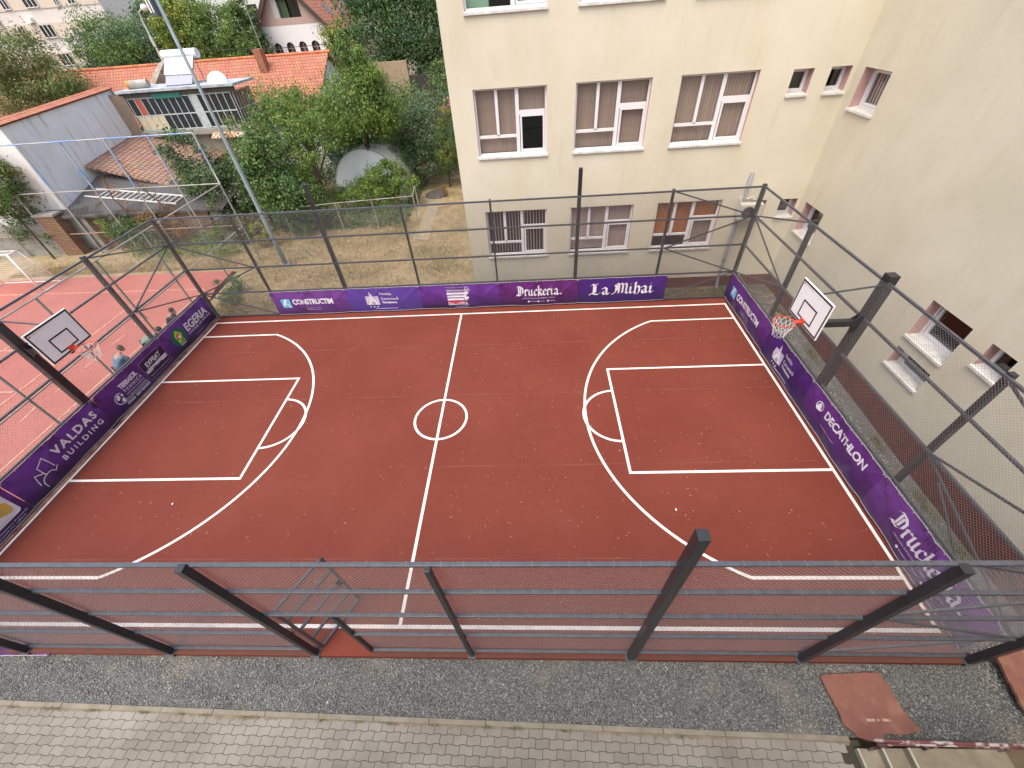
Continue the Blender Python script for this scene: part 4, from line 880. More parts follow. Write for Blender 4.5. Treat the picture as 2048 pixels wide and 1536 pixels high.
winB = [(-6.48, -5.38, 5.84, 6.76, .30, 'bpink'), (-6.51, -5.43, 2.22, 3.17, .30, 'bgreen'), (-.60, .54, 2.11, 3.08, .30, 'bdark'), (-.60, .52, 1.22, 1.74, .30, 'blow'), (1.03, 1.60, 2.54, 3.09, .30, 'bopen')]
gA = wall_grid(.46, XB, .33, 14.0, winA + smallA, pA); gA.build('wall', m_stucco, bld, label='far wall of the cream building with two rows of large windows')
gB = wall_grid(-YA, 9.5, .33, 14.0, winB, pB); gB.build('wall', m_stucco, bld, label='right wall of the cream building, mostly blank')
g = MB(); g.quad((.46, YA, .33), (.46, YA, 14), (.46, 24, 14), (.46, 24, .33)); g.quad((.46, 24, -.4), (.46, 24, 14), (24, 24, 14), (24, 24, -.4)); g.build('wall', m_stucco, bld, label='side and rear walls of the cream building')
gw_ = wall_grid(-3.0, 24, -.4, 9.0, [(x, x + 2.2, z, z + 1.8) for x in (-1.5, 5.6, 8.7, 11.8) for z in (1.6, 5.1)], lambda u, z, d: (u, -11.5, z))  # unseen wing behind the camera, with roof and end wall, shaped for the light
gw_.build('wall', m_stucco, bld, label='unseen near wing of the cream building, placed and sized for the light')
for x in (-1.5, 5.6, 8.7, 11.8):
    for z in (1.6, 5.1): MB().box((x, -11.65, z), (x + 2.2, -11.6, z + 1.8)).build('window', m_dark, bld)  # dark panes added to the unseen wing for the window reflections
MB().box((-3, -18, 9.0), (24, -11.5, 9.2)).build('roof', m_conc, bld); MB().box((-3.2, -18, -.4), (-3.0, -11.5, 9.0)).build('wall', m_stucco, bld)
g = MB(); g.quad((.46, YA, 14), (XB, YA, 14), (XB, -9.5, 14), (24, -9.5, 14), (24, 24, 14), (.46, 24, 14)); g.build('roof', m_conc, bld)
g = MB(); g.box((.44, YA - .02, -.5), (XB - .02, YA + .4, .33)); g.box((XB - .02, -9.5, -.9), (XB + .4, YA - .0005, .328)); g.build('plinth', m_plinth, bld)
def window(place, win, frame_bars, blind=None, dark=True, nm='window'):
    u0, u1, z0, z1, dep = win[:5]
    r = MB()   # reveals
    for a, b in (((u0, z0), (u0, z1)), ((u0, z1), (u1, z1)), ((u1, z1), (u1, z0))):
        r.quad(place(a[0], a[1], 0.0), place(a[0], a[1], dep + .02), place(b[0], b[1], dep + .02), place(b[0], b[1], 0.0))
    r.build('reveal', m_reveal, bld)
    f = MB(); fw_ = .055
    def bar_(a0, a1, c0, c1, d0=dep - .03, d1=dep + .03):
        P_ = [place(*q) for q in ((a0, c0, d0), (a1, c0, d0), (a1, c1, d0), (a0, c1, d0), (a0, c0, d1), (a1, c0, d1), (a1, c1, d1), (a0, c1, d1))]
        f.add(P_, [(0, 3, 2, 1), (4, 5, 6, 7), (0, 1, 5, 4), (1, 2, 6, 5), (2, 3, 7, 6), (3, 0, 4, 7)])
    bar_(u0, u0 + fw_, z0, z1); bar_(u1 - fw_, u1, z0, z1); bar_(u0 + fw_, u1 - fw_, z0, z0 + fw_); bar_(u0 + fw_, u1 - fw_, z1 - fw_, z1)
    W, H = u1 - u0, z1 - z0
    for (a0, a1, c0, c1) in frame_bars: bar_(u0 + a0 * W, u0 + a1 * W, z0 + c0 * H, z0 + c1 * H, dep - .034, dep + .026)
    fo = f.build(nm, m_pvc, bld)
    g = MB(); g.quad(*[place(*q) for q in ((u0 + .03, z0 + .03, dep + .005), (u1 - .03, z0 + .03, dep + .005), (u1 - .03, z1 - .03, dep + .005), (u0 + .03, z1 - .03, dep + .005))]); g.build('pane', GLASS, fo)
    s = MB(); a0, a1 = u0 - .03, u1 + .03     # sloping metal sill with a front lip
    P_ = [place(*q) for q in ((u0, z0 + .02, dep - .03), (u1, z0 + .02, dep - .03), (a1, z0 - .02, -.055), (a0, z0 - .02, -.055), (a1, z0 - .075, -.058), (a0, z0 - .075, -.058), (a1, z0 - .075, -.002), (a0, z0 - .075, -.002), (a1, z0 - .01, -.002), (a0, z0 - .01, -.002))]
    s.add(P_, [(0, 1, 2, 3), (3, 2, 4, 5), (5, 4, 6, 7), (2, 8, 6, 4), (3, 5, 7, 9)]); s.build('sill', m_sill, fo)
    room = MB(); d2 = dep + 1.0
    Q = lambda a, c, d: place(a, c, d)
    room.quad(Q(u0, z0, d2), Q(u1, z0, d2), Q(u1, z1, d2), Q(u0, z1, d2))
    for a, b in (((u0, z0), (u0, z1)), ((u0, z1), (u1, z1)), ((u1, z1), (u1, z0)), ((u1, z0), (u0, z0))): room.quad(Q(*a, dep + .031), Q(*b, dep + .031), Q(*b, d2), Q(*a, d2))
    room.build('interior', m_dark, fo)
    if blind:
        for (a0, a1, c0, c1, mm, sp, wd) in blind:
            g = MB(); x = u0 + a0 * W
            while x < u0 + a1 * W - .01:
                x2 = min(x + wd, u0 + a1 * W); t_ = .004 * math.sin(x * 31)
                g.quad(Q(x, z0 + c0 * H, dep + .10 + t_), Q(x2, z0 + c0 * H, dep + .115 - t_), Q(x2, z0 + c1 * H, dep + .115 - t_), Q(x, z0 + c1 * H, dep + .10 + t_)); x += sp
            g.build('blind', mm, fo)
    return fo
std = [(.285, .325, .30, .97), (.565, .615, .03, .97), (.03, .565, .27, .315), (.615, .97, .60, .665)]
sash = [(.625, .65, .035, .60), (.945, .972, .035, .60), (.65, .945, .035, .07), (.65, .945, .57, .60)]
fb = lambda mm, sp=.092, wd=.0915: [(.02, .98, .03, .98, mm, sp, wd)]
for wn in winA:
    _, zr, i = wn[5]
    if zr > 8: bl = [(.02, .30, .03, .98, m_bl_green, .1, .098)] if i < 2 else fb(m_bl_brown)
    elif zr > 5: bl = [(.02, .60, .03, .98, m_bl_brown, .092, .09), (.60, .98, .60, .98, m_bl_brown, .092, .09)] if i == 0 else fb(m_bl_brown)
    else: bl = [fb(m_bl_pale, .11, .035), fb(m_bl_mauve), [(.02, .60, .30, .98, m_bl_orange, .1, .098), (.60, .98, .62, .98, m_bl_orange, .1, .098), (.60, .98, .03, .62, m_bl_brown, .1, .098)]][i]
    window(pA, wn, std + sash, bl)
half = [(.05, .07, .06, .94)]
for wn in smallA: window(pA, wn, [(.08, .16, .08, .92), (.84, .92, .08, .92), (.16, .84, .08, .16), (.16, .84, .84, .92)], fb(m_bl_mauve, .05, .03) if wn[5] == 'smallp' else None)
for wn in winB:
    bars = [(.08, .13, .07, .93), (.87, .92, .07, .93), (.13, .87, .07, .13), (.13, .87, .87, .93)]
    window(pB, wn, bars, {'bpink': fb(m_bl_mauve, .12, .06), 'bgreen': [(.3, .98, .03, .98, mat('olive_interior', (.10, .095, .05), rough=.8), .2, .2)]}.get(wn[5]))
# downpipe, air conditioner with its cable
t = thing('downpipe', 'grey drainpipe standing against the cream wall behind the air conditioner', 'pipe', (10.08, 6.76, -.1))
MB().tube([(10.08, 6.76, 4.1), (10.08, 6.76, .25), (10.07, 6.66, .02), (10.06, 6.55, -.08)], .055, 12).build('pipe', mat('grey_pvc_pipe', (.20, .21, .24), rough=.5, var=.15), t, smooth=True)
g = MB()
for z in (1.0, 3.0): g.tube([(10.08, 6.76, z), (10.08, 6.76, z + .035)], .062, 12)
g.build('pipe_clamp', m_rail, t)
t = thing('air_conditioner', 'white air conditioner outdoor unit on the cream wall above the corner of the court', 'air conditioner', (10.3, 6.7, 2.68))
MB().box((9.93, 6.42, 2.68), (10.66, 6.70, 3.20)).build('casing', mat('aged_white_casing', (.55, .55, .49), rough=.5, var=.08), t, bevel=.015)
g = MB()
for r_ in np.linspace(.03, .20, 7): g.tube([(10.18 + r_ * math.cos(k * math.pi / 12), 6.408, 2.94 + r_ * math.sin(k * math.pi / 12)) for k in range(25)], .004, 4, False)
for k in range(8): a = k * math.pi / 4; g.bar((10.18, 6.408, 2.94), (10.18 + .2 * math.cos(a), 6.408, 2.94 + .2 * math.sin(a)), .006)
g.build('fan_grille', m_rail, t)
MB().add([(10.18, 6.416, 2.94)] + [(10.18 + .2 * math.cos(k * math.pi / 14), 6.416, 2.94 + .2 * math.sin(k * math.pi / 14)) for k in range(28)], [(0, (k + 1) % 28 + 1, k + 1) for k in range(28)]).build('fan_opening', m_dark, t)
g = MB()
for x in (10.0, 10.58): g.bar((x, 6.44, 2.66), (x, 6.85, 2.66), .03); g.bar((x, 6.5, 2.66), (x, 6.84, 2.4), .025)
g.build('bracket', m_pvc, t)
MB().tube([(10.0, 6.72, 3.21), (9.95, 6.78, 3.32), (10.05, 6.8, 3.36), (10.2, 6.78, 3.27), (10.38, 6.78, 3.35), (10.45, 6.75, 3.22)], .018, 6).build('hose', m_white, t)

# ---------------------------------------------------------------- near right: mats, steps, railing
m_mat = mat('red_rubber_mat', (.225, .10, .076), rough=.85, col2=(.19, .08, .062), vscale=4, bump=.003, bscale=70); extra(m_mat, 3, .62, (.34, .20, .14), .4)
def slab(name, label, pts, z0, th, material, mesh=None):
    pp_ = []
    for (a, b) in zip(pts, pts[1:] + pts[:1]):
        n_ = max(1, int(math.dist(a, b) / .035))
        for k in range(n_): pp_.append(tuple(a[i] + (b[i] - a[i]) * k / n_ + (rnd.gauss(0, .005) if i < 2 else 0) for i in range(3)))
    pts = pp_
    bm = bmesh.new(); vs = [bm.verts.new((x_, y_, z_ + th)) for x_, y_, z_ in pts]; bm.faces.new(vs)
    bmesh.ops.triangulate(bm, faces=bm.faces)
    for _ in range(1): bmesh.ops.subdivide_edges(bm, edges=bm.edges, cuts=1, use_grid_fill=True)
    for v in bm.verts: v.co.z += .006 * math.sin(v.co.x * 9) * math.cos(v.co.y * 11) + .003 * math.sin(v.co.x * 37 + v.co.y * 29)
    r_ = bmesh.ops.extrude_face_region(bm, geom=list(bm.faces)); 
    for v in [e for e in r_['geom'] if isinstance(e, bmesh.types.BMVert)]: v.co.z -= th
    bmesh.ops.recalc_face_normals(bm, faces=bm.faces); me = bpy.data.meshes.new(name); bm.to_mesh(me); bm.free(); me.materials.append(material)
    o = bpy.data.objects.new(name, me); COL.objects.link(o); tagt(o, label, 'rubber mat', 'rubber mats on the gravel'); return o
sl = slab('rubber_mat', 'torn reddish rubber mat with ragged edges lying on the gravel left of the railing', [(7.56, -6.05, -.085), (7.8, -6.02, -.10), (8.11, -6.01, -.105), (8.36, -6.0, -.1), (8.59, -5.99, -.10), (8.62, -6.20, -.1), (8.63, -6.38, -.1), (8.66, -6.55, -.1), (8.75, -6.76, -.085), (8.45, -6.81, -.085), (8.16, -6.80, -.10), (8.12, -6.86, -.1), (8.02, -6.90, -.10), (7.88, -6.89, -.1), (7.76, -6.86, -.09), (7.60, -6.70, -.08), (7.60, -6.5, -.085), (7.585, -6.3, -.09)], 0, .035, m_mat)
g = MB(); g.box((7.98, -6.62, -.058), (8.12, -6.655, -.050)); g.box((8.15, -6.62, -.058), (8.19, -6.65, -.050)); g.box((8.22, -6.615, -.058), (8.36, -6.65, -.050))
g.build('worn_white_marking', mat('worn_white_print', (.50, .38, .32), rough=.8, col2=(.28, .15, .12), vscale=14), sl)
slab('rubber_mat', 'reddish rubber mat leaning beside the near right corner post', [(10.58, -5.78, .0), (11.25, -5.60, .0), (11.9, -5.75, -.1), (11.2, -6.75, -.18), (10.62, -6.72, -.12), (10.50, -6.45, -.08)], 0, .05, m_mat)
t = thing('entrance_steps', 'worn concrete steps and landing in the bottom right corner', 'steps', (8.2, -7.2, -.12))
m_step = mat('worn_step_concrete', (.27, .235, .175), rough=.9, col2=(.18, .155, .11), vscale=3, bump=.004, bscale=50); extra(m_step, 2, .6, (.34, .31, .25), .5)
for k, (xa, z) in enumerate(((7.63, -.01), (7.92, .13))): MB().box((xa, -9.4, -.4), (xa + .292, -6.985, z)).build('step', m_step, t, bevel=.012)
MB().box((8.205, -9.4, -.4), (9.55, -6.985, .28)).build('landing', m_step, t, bevel=.012)
g = MB()
for xa, z in ((7.63, -.01), (7.92, .13), (8.205, .28)): g.box((xa - .012, -9.4, z - .02), (xa + .012, -6.988, z + .006))
g.build('nosing', mat('pale_nosing', (.48, .45, .38), rough=.8, var=.15), t)
t = thing('handrail', 'flaking maroon pipe handrail along the edge of the concrete steps', 'railing', (8.4, -6.96, .28))
MB().tube([(7.42, -6.96, .86), (7.46, -6.965, .90), (8.0, -6.97, .905), (9.4, -6.99, .90), (10.2, -7.0, .9)], .021, 8).build('rail', m_rust, t, smooth=True)
MB().tube([(7.66, -6.975, .47), (8.4, -6.98, .66), (9.4, -6.99, .66), (10.2, -7.0, .66)], .017, 8).build('rail', m_rust, t, smooth=True)
for x, zb in ((7.78, -.01), (8.4, .28), (9.46, .28)): MB().tube([(x, -7.0, zb), (x, -6.97, .90)], .019, 8).build('baluster', m_rust, t, smooth=True)

# ---------------------------------------------------------------- debris along the right wall
m_wood = mat('weathered_wood', (.26, .20, .15), rough=.9, var=.3, vscale=8)
for lb, pts, r_ in (('thin curved pale stick in the far right corner by the wall', [(11.2, 5.6, .32), (11.35, 5.0, .2), (11.55, 4.5, -.1)], .015),
                    ('dark plastic hose lying along the gravel by the right wall', [(11.0, -2.95, 1.0), (11.2, -3.6, .3), (11.25, -4.4, -.3), (11.3, -5.2, -.45)], .022)):
    tagt(MB().tube(pts, r_, 6).build('stick' if 'stick' in lb else 'hose', m_wood if 'stick' in lb else m_rail), lb, 'stick' if 'stick' in lb else 'hose')
g = MB()
for k in range(16):
    x = rnd.uniform(10.5, 11.7); y = rnd.uniform(4.3, 6.2); a = rnd.uniform(0, 3.1); l = rnd.uniform(.15, .5); g.bar((x, y, -.06 + rnd.uniform(0, .06)), (x + l * math.cos(a), y + l * math.sin(a), -.04 + rnd.uniform(0, .1)), rnd.uniform(.015, .06), .02)
tagt(g.build('wood_debris', m_wood), 'pile of broken boards and twigs in the far right corner outside the fence', 'debris')['kind'] = 'stuff'

# ---------------------------------------------------------------- second court: old fence, goal, people
m_oldgreen = mat('weathered_blue_green_pipe', (.17, .23, .25), rough=.55, col2=(.22, .25, .17), vscale=2.5)
m_blue = mat('flaking_blue_paint', (.16, .32, .62), rough=.5, col2=(.38, .42, .45), vscale=1.6, blend=(.45, .55))
m_galv = mat('weathered_pale_pipe', (.42, .42, .40), rough=.6, col2=(.28, .25, .21), vscale=2)
m_rustpipe = mat('rusted_pipe', (.24, .13, .09), rough=.8, col2=(.36, .28, .22), vscale=4)
t = thing('old_fence', 'old blue-green pipe fence running right behind the left banners', 'fence', (-10.9, 3, 0))
for y in (-6.6, -4.5, -2.5, -.45, 1.64, 3.80, 5.92, 8.4, 10.96): MB().tube([(-10.9, y, -.2), (-10.9, y, 3.55)], .032, 8).build('post', m_oldgreen, t)
for z in (3.55, 1.66): MB().tube([(-10.9, -7, z), (-10.9, 10.96, z)], .022, 6).build('rail', m_galv, t)
wires('wire_mesh', t, (-10.93, -7, 0), (0, 1, 0), 13.0, .0, 1.64, step=.11, r=.0013)
t = thing('blue_fence', 'tall pipe fence with flaking blue post tops behind the second court', 'fence', (-18, 12.8, 0))
for k in range(8):
    x = -12.26 - 2.15 * k; g = MB().tube([(x, 12.8, -.2), (x, 12.8, 3.12)], .038, 8); g.build('post', m_galv, t); MB().tube([(x, 12.8, 3.12), (x, 12.8, 5.22)], .040, 8).build('post', m_blue, t, label='upper blue painted length of the post')
MB().tube([(-27.5, 12.8, 5.20), (-12.26, 12.8, 5.20)], .03, 6).build('rail', m_blue, t, label='blue top rail')
MB().tube([(-27.5, 12.8, 3.12), (-12.26, 12.8, 3.06)], .028, 6).build('rail', m_galv, t)
MB().tube([(-27.5, 12.8, 1.02), (-12.26, 12.8, 1.02)], .028, 6).build('rail', m_rustpipe, t)
wires('wire_mesh', t, (-27, 12.84, 0), (1, 0, 0), 14.7, .0, 5.2, step=.25, r=.0012)
MB().tube([(-12.26, 12.8, 3.5), (-10.9, 10.96, 3.55)], .025, 6).build('corner_rail', m_galv, t)
t = thing('football_goal', 'white football goal with net on the second court', 'football goal', (-22, 8.6, -.05))
def gp_(pts, nm='frame_tube', r_=.045): MB().tube(pts, r_, 8).build(nm, m_white, t, smooth=True)
x0, x1 = -23.6, -20.48
for nm, a in (('goal_post', x0), ('goal_post', x1)): gp_([(a, 8.6, -.05), (a, 8.6, 1.85)], nm)
gp_([(x0, 8.6, 1.85), (x1, 8.6, 1.85)], 'crossbar')
for a in (x0, x1): gp_([(a, 8.6, 1.85), (a, 9.05, 1.83)], r_=.028); gp_([(a, 9.05, 1.83), (a, 9.68, -.03)], r_=.022); gp_([(a, 8.6, -.03), (a, 9.68, -.03)], r_=.028)
gp_([(x0, 9.68, -.03), (x1, 9.68, -.03)], r_=.028); gp_([(x0, 9.05, 1.83), (x1, 9.05, 1.83)], r_=.022)
g = MB()
for k in range(27): x = x0 + (x1 - x0) * k / 26; g.tube([(x, 8.62, 1.83), (x, 9.05, 1.78), (x, 9.4, .75), (x, 9.66, .0)], .004, 3, False)
for k in range(16):
    f_ = k / 15; y = 9.05 + .62 * f_; z = 1.80 * (1 - f_); g.tube([(x0, y, z), ((x0 + x1) / 2, y + .05, z - .05), (x1, y, z)], .004, 3, False)
for a in (x0, x1):
    for k in range(9): y = 8.62 + .1 * k; g.tube([(a, y, 0), (a, y, min(1.82, 1.82 - max(0, (y - 9.05)) * 2.9))], .004, 3, False)
g.build('net', m_net, t)

def skin_obj(name, joints, edges, material, parent, sub=2):
    me = bpy.data.meshes.new(name); me.from_pydata([j[:3] for j in joints], edges, []); o = bpy.data.objects.new(name, me); COL.objects.link(o)
    me.materials.append(material); o.parent = parent; o.matrix_parent_inverse = parent_inv(parent)
    md = o.modifiers.new('skin', 'SKIN'); md.use_smooth_shade = True
    for i, j in enumerate(joints):
        r_ = j[3]; o.data.skin_vertices[0].data[i].radius = (r_, r_ * (j[4] if len(j) > 4 else 1)); o.data.skin_vertices[0].data[i].use_root = (i == 0)
    s = o.modifiers.new('sub', 'SUBSURF'); s.levels = sub; s.render_levels = sub
    return o
m_skin = mat('skin', (.42, .25, .18), rough=.6)
def person(label, base, face, lean, shirt, trousers, hair, seat=.45, reach=(.45, .25, .35), head_turn=0.):
    """seated person leaning forward; face = heading angle of the chest"""
    t = thing('person', label, 'person', (base[0], base[1], base[2]))
    c, s_ = math.cos(face), math.sin(face)
    def W(f, l, z): return (base[0] + f * c - l * s_, base[1] + f * s_ + l * c, base[2] + z)
    sl = math.sin(lean); cl = math.cos(lean); hip = seat + .08
    def T(f, l, u): return W(f * cl + u * sl, l, hip + u * cl - f * sl)      # torso frame
    J = [(*T(0, 0, 0), .13, .95), (*T(.0, 0, .25), .12, .9), (*T(0, 0, .44), .13, .75), (*T(.01, 0, .56), .055), (*T(.03, 0, .63), .055),
         (*T(0, .18, .46), .06), (*T(.10, .25, .22), .045), (*T(.30, .20, .16), .033), (*T(.36, .19, .16), .03),
         (*T(0, -.18, .46), .06), (*T(reach[0] * .5, -.26, .40), .045), (*T(reach[0], -reach[1], reach[2]), .033), (*T(reach[0] + .07, -reach[1], reach[2] + .03), .03),
         (*W(.08, .10, hip - .02), .095), (*W(.46, .13, hip + .02), .068), (*W(.44, .14, .08), .042), (*W(.58, .15, .04), .035),
         (*W(.08, -.10, hip - .02), .095), (*W(.46, -.13, hip + .02), .068), (*W(.46, -.14, .08), .042), (*W(.60, -.15, .04), .035)]
    E = [(0, 1), (1, 2), (2, 3), (3, 4), (2, 5), (5, 6), (6, 7), (7, 8), (2, 9), (9, 10), (10, 11), (11, 12), (0, 13), (13, 14), (14, 15), (15, 16), (0, 17), (17, 18), (18, 19), (19, 20)]
    skin_obj('body', J, E, m_skin, t)
    K = [0, 1, 2, 5, 6, 9, 10]; JJ = [(*J[k][:3], J[k][3] * 1.26, *(J[k][4:])) for k in K]; JJ[4] = (*[J[5][i] + (J[6][i] - J[5][i]) * .75 for i in range(3)], .060); JJ[6] = (*[J[9][i] + (J[10][i] - J[9][i]) * .75 for i in range(3)], .060)
    skin_obj('shirt', JJ, [(0, 1), (1, 2), (2, 3), (3, 4), (2, 5), (5, 6)], shirt, t)
    K = [0, 13, 14, 15, 17, 18, 19]; JJ = [(*J[k][:3], J[k][3] * 1.13) for k in K]; skin_obj('trousers', JJ, [(0, 1), (1, 2), (2, 3), (0, 4), (4, 5), (5, 6)], trousers, t)
    g = MB()
    for k in (16, 20): p = J[k]; g.ell((p[0], p[1], base[2] + .045), (.075 + .05 * abs(c), .075 + .05 * abs(s_), .045), 10, 6)
    g.build('shoe', m_black, t, smooth=True)
    hc = Vector(T(.05, 0, .74)); g = MB(); g.ell(hc, (.085, .08, .115), 16, 12)
    fx_ = Vector((c * cl, s_ * cl, -sl)); lf = Vector((-s_, c, 0))
    for sd in (-1, 1): g.ell(hc + lf * .082 * sd + Vector((0, 0, -.01)), (.018, .018, .03), 8, 6)
    g.ell(hc + fx_ * .088 + Vector((0, 0, -.012)), (.018, .018, .022), 8, 6); g.build('head', m_skin, t, smooth=True)
    g = MB()
    for sd in (-1, 1): g.ell(hc + fx_ * .078 + lf * .03 * sd + Vector((0, 0, .015)), (.010, .010, .008), 8, 6)
    g.ell(hc + fx_ * .076 + Vector((0, 0, -.055)), (.018, .018, .006), 8, 5); g.build('face_features', m_black, t)
    g = MB(); g.ell(hc - fx_ * .018 + Vector((0, 0, .025)), (.094, .092, .105), 18, 12); ho = g.build('hair', hair, t, smooth=True)
    for hi in (8, 12):     # palm, four fingers and a thumb
        w_ = Vector(J[hi][:3]); e = Vector(J[hi - 1][:3]); d = (w_ - e).normalized(); sd = lf if hi == 8 else -lf; nrm = d.cross(sd).normalized(); sd = nrm.cross(d)
        g = MB(); g.bar(w_, w_ + d * .085, .075, .028, upv=nrm)
        for q, l_ in enumerate((.062, .075, .070, .052)): o_ = w_ + d * .08 + sd * (.027 - q * .018); g.tube([o_, o_ + d * l_ * .5 - nrm * .006, o_ + d * l_ - nrm * .022], [.009, .0085, .007], 6)
        o_ = w_ + d * .02 + sd * .036; g.tube([o_, o_ + d * .03 + sd * .022, o_ + d * .058 + sd * .028], [.011, .010, .008], 6); g.build('hand', m_skin, t, smooth=True)
    return t
hair_b = mat('dark_brown_hair', (.035, .022, .015), rough=.7, var=.3, vscale=60); hair_g = mat('brown_hair', (.10, .065, .04), rough=.7, var=.3, vscale=60)
m_bench = mat('bench_wood', (.20, .13, .08), rough=.8, var=.2, vscale=5)
person('person in a blue T-shirt seated behind the left banners with one hand raised', (-11.05, 1.95, -.05), R(78), .72, mat('blue_tshirt', (.085, .16, .27), rough=.9, var=.15, vscale=12), mat('dark_trousers', (.03, .03, .035), rough=.9), hair_g, seat=.55, reach=(.40, .22, .50))
person('person in black crouching behind the left banners nearest the far corner', (-11.05, 4.60, -.05), R(10), .55, mat('black_top', (.018, .019, .024), rough=.9), mat('black_trousers', (.02, .02, .022), rough=.9), hair_b)
person('person in a pale green T-shirt bending forward behind the left banners', (-11.05, 3.2, -.05), R(50), 1.15, mat('pale_green_tshirt', (.19, .28, .21), rough=.9, var=.12, vscale=12), mat('grey_trousers', (.05, .055, .06), rough=.9), hair_b, seat=.62)
t = thing('bench', 'low wooden bench behind the left banners under the seated people', 'bench', (-11.45, 3.3, -.05))
MB().box((-11.25, 1.6, .36), (-10.98, 5.2, .40)).build('seat', m_bench, t)
for y in (1.8, 3.4, 5.0): MB().box((-11.2, y - .04, -.05), (-11.02, y + .04, .36)).build('leg', m_bench, t)
t = thing('garden_rake', 'short stick with a black grip held beside the person in green', 'tool', (-11.0, 4.1, .9)); MB().tube([(-10.95, 4.0, .75), (-11.15, 4.1, 1.15)], .012, 6).build('shaft', m_ye, t); MB().tube([(-11.15, 4.1, 1.15), (-11.28, 4.16, 1.42)], .018, 6).build('grip', m_black, t)

# ---------------------------------------------------------------- lamp posts and cables
t = thing('lamp_post', 'tall pale blue-grey lamp post standing on the dry yard', 'lamp post', (-9.35, 10.42, -.1))
m_lamp = mat('pale_blue_grey_paint', (.27, .33, .36), rough=.5, var=.12, vscale=3)
MB().tube([(-9.35, 10.42, -.2), (-9.35, 10.42, 2), (-9.35, 10.42, 6), (-9.35, 10.42, 11.5)], [.115, .095, .068, .045], 10).build('pole', m_lamp, t, smooth=True)
MB().box((-9.55, 10.22, -.12), (-9.15, 10.62, -.06)).build('base_plate', m_lamp, t)
g = MB(); g.box((-9.42, 10.20, 8.95), (-9.62, 10.42, 10.8)); lh = g.build('lamp_housing', mat('grey_lamp_housing', (.10, .11, .13), rough=.4), t, bevel=.02)
MB().box((-9.60, 10.192, 9.05), (-9.55, 10.199, 10.7)).build('diffuser', m_white, lh); MB().box((-9.50, 10.192, 9.05), (-9.46, 10.199, 10.7)).build('diffuser', m_white, lh)
t = thing('street_lamp', 'slim white street lamp with a globe head behind the roofs', 'street lamp', (-26.4, 33, -.1)); m_pw = mat('pale_lamp_paint', (.50, .52, .47), rough=.5)
MB().tube([(-26.4, 33, -.1), (-26.42, 33, 6.8), (-26.4, 33, 9.2)], [.12, .09, .05], 8).build('pole', m_pw, t); MB().tube([(-26.4, 33, 9.2), (-26.3, 33, 9.6), (-25.9, 33, 9.8)], .045, 8).build('arm', m_pw, t)
MB().ell((-25.75, 33, 9.8), (.24, .24, .22), 14, 9).build('lamp_globe', m_white, t, smooth=True); MB().tube([(-26.42, 33, 7.6), (-26.42, 33, 8.2)], .12, 8).build('junction_box', m_pw, t)
t = thing('pole', 'thin grey-green pole beside the white gabled house', 'pole', (-18.5, 34, -.1)); MB().tube([(-18.5, 34, -.1), (-18.55, 34, 11)], .05, 8).build('shaft', m_oldgreen, t)
for lb, z in (('upper overhead cable across the dark tree', 7.05), ('lower overhead cable across the dark tree', 6.33)):
    tagt(MB().tube([(-22, 30, z + .25), (-15, 30, z + .02), (-8.4, 30, z), (-3, 30, z + .22), (1.5, 30, z + .6)], .016, 4).build('power_cable', m_black), lb, 'cable')

# ---------------------------------------------------------------- garden: greenhouse, small fence
t = thing('greenhouse', 'white plastic polytunnel greenhouse behind the peach bush', 'greenhouse', (-7.2, 20.5, -.1))
m_poly = mat('milky_greenhouse_film', (.84, .88, .92), rough=.35, var=.04, vscale=2, trans=.08)
arc_ = [(-7.1 + 2.25 * math.cos(math.pi * k / 20), -.1 + 2.95 * math.sin(math.pi * k / 20) ** .85) for k in range(21)]
g = MB(); rows = [18.6, 19.3, 20.0, 20.7, 21.4, 22.1]; V = [(x, y + .02, z) for y in rows for x, z in arc_]
g.add(V, [(r_ * 21 + k, r_ * 21 + k + 1, (r_ + 1) * 21 + k + 1, (r_ + 1) * 21 + k) for r_ in range(5) for k in range(20)]); g.build('cover', m_poly, t, smooth=True)
g = MB(); g.add([(x, 18.6, z) for x, z in arc_], [tuple(range(21))]); g.build('end_panel', m_poly, t)
for y in (18.58, 20.3, 22.1): MB().tube([(x, y, z + .01) for x, z in arc_], .025, 6).build('hoop', m_galv, t)
t = thing('garden_fence', 'low thin pipe fence in front of the greenhouse', 'fence', (-5.6, 14.2, -.1))
pts = [(-10.2, 13.5), (-7.51, 13.93), (-5.60, 14.12), (-3.41, 14.35)]
for x, y in pts + [(-3.65, 16.0)]: MB().tube([(x, y, -.2), (x, y, 1.48)], .025, 6).build('post', m_galv, t)
for a, b in zip(pts + [(-3.41, 14.35)], pts[1:] + [(-3.65, 16.0)]): MB().tube([(*a, 1.48), (*b, 1.48)], .02, 6).build('rail', m_galv, t) if a != b else None
wires('wire_mesh', t, (-10.2, 13.5, 0), tuple(np.array([6.79, .85, 0]) / 6.843), 6.843, -.05, 1.46, step=.12, r=.001)

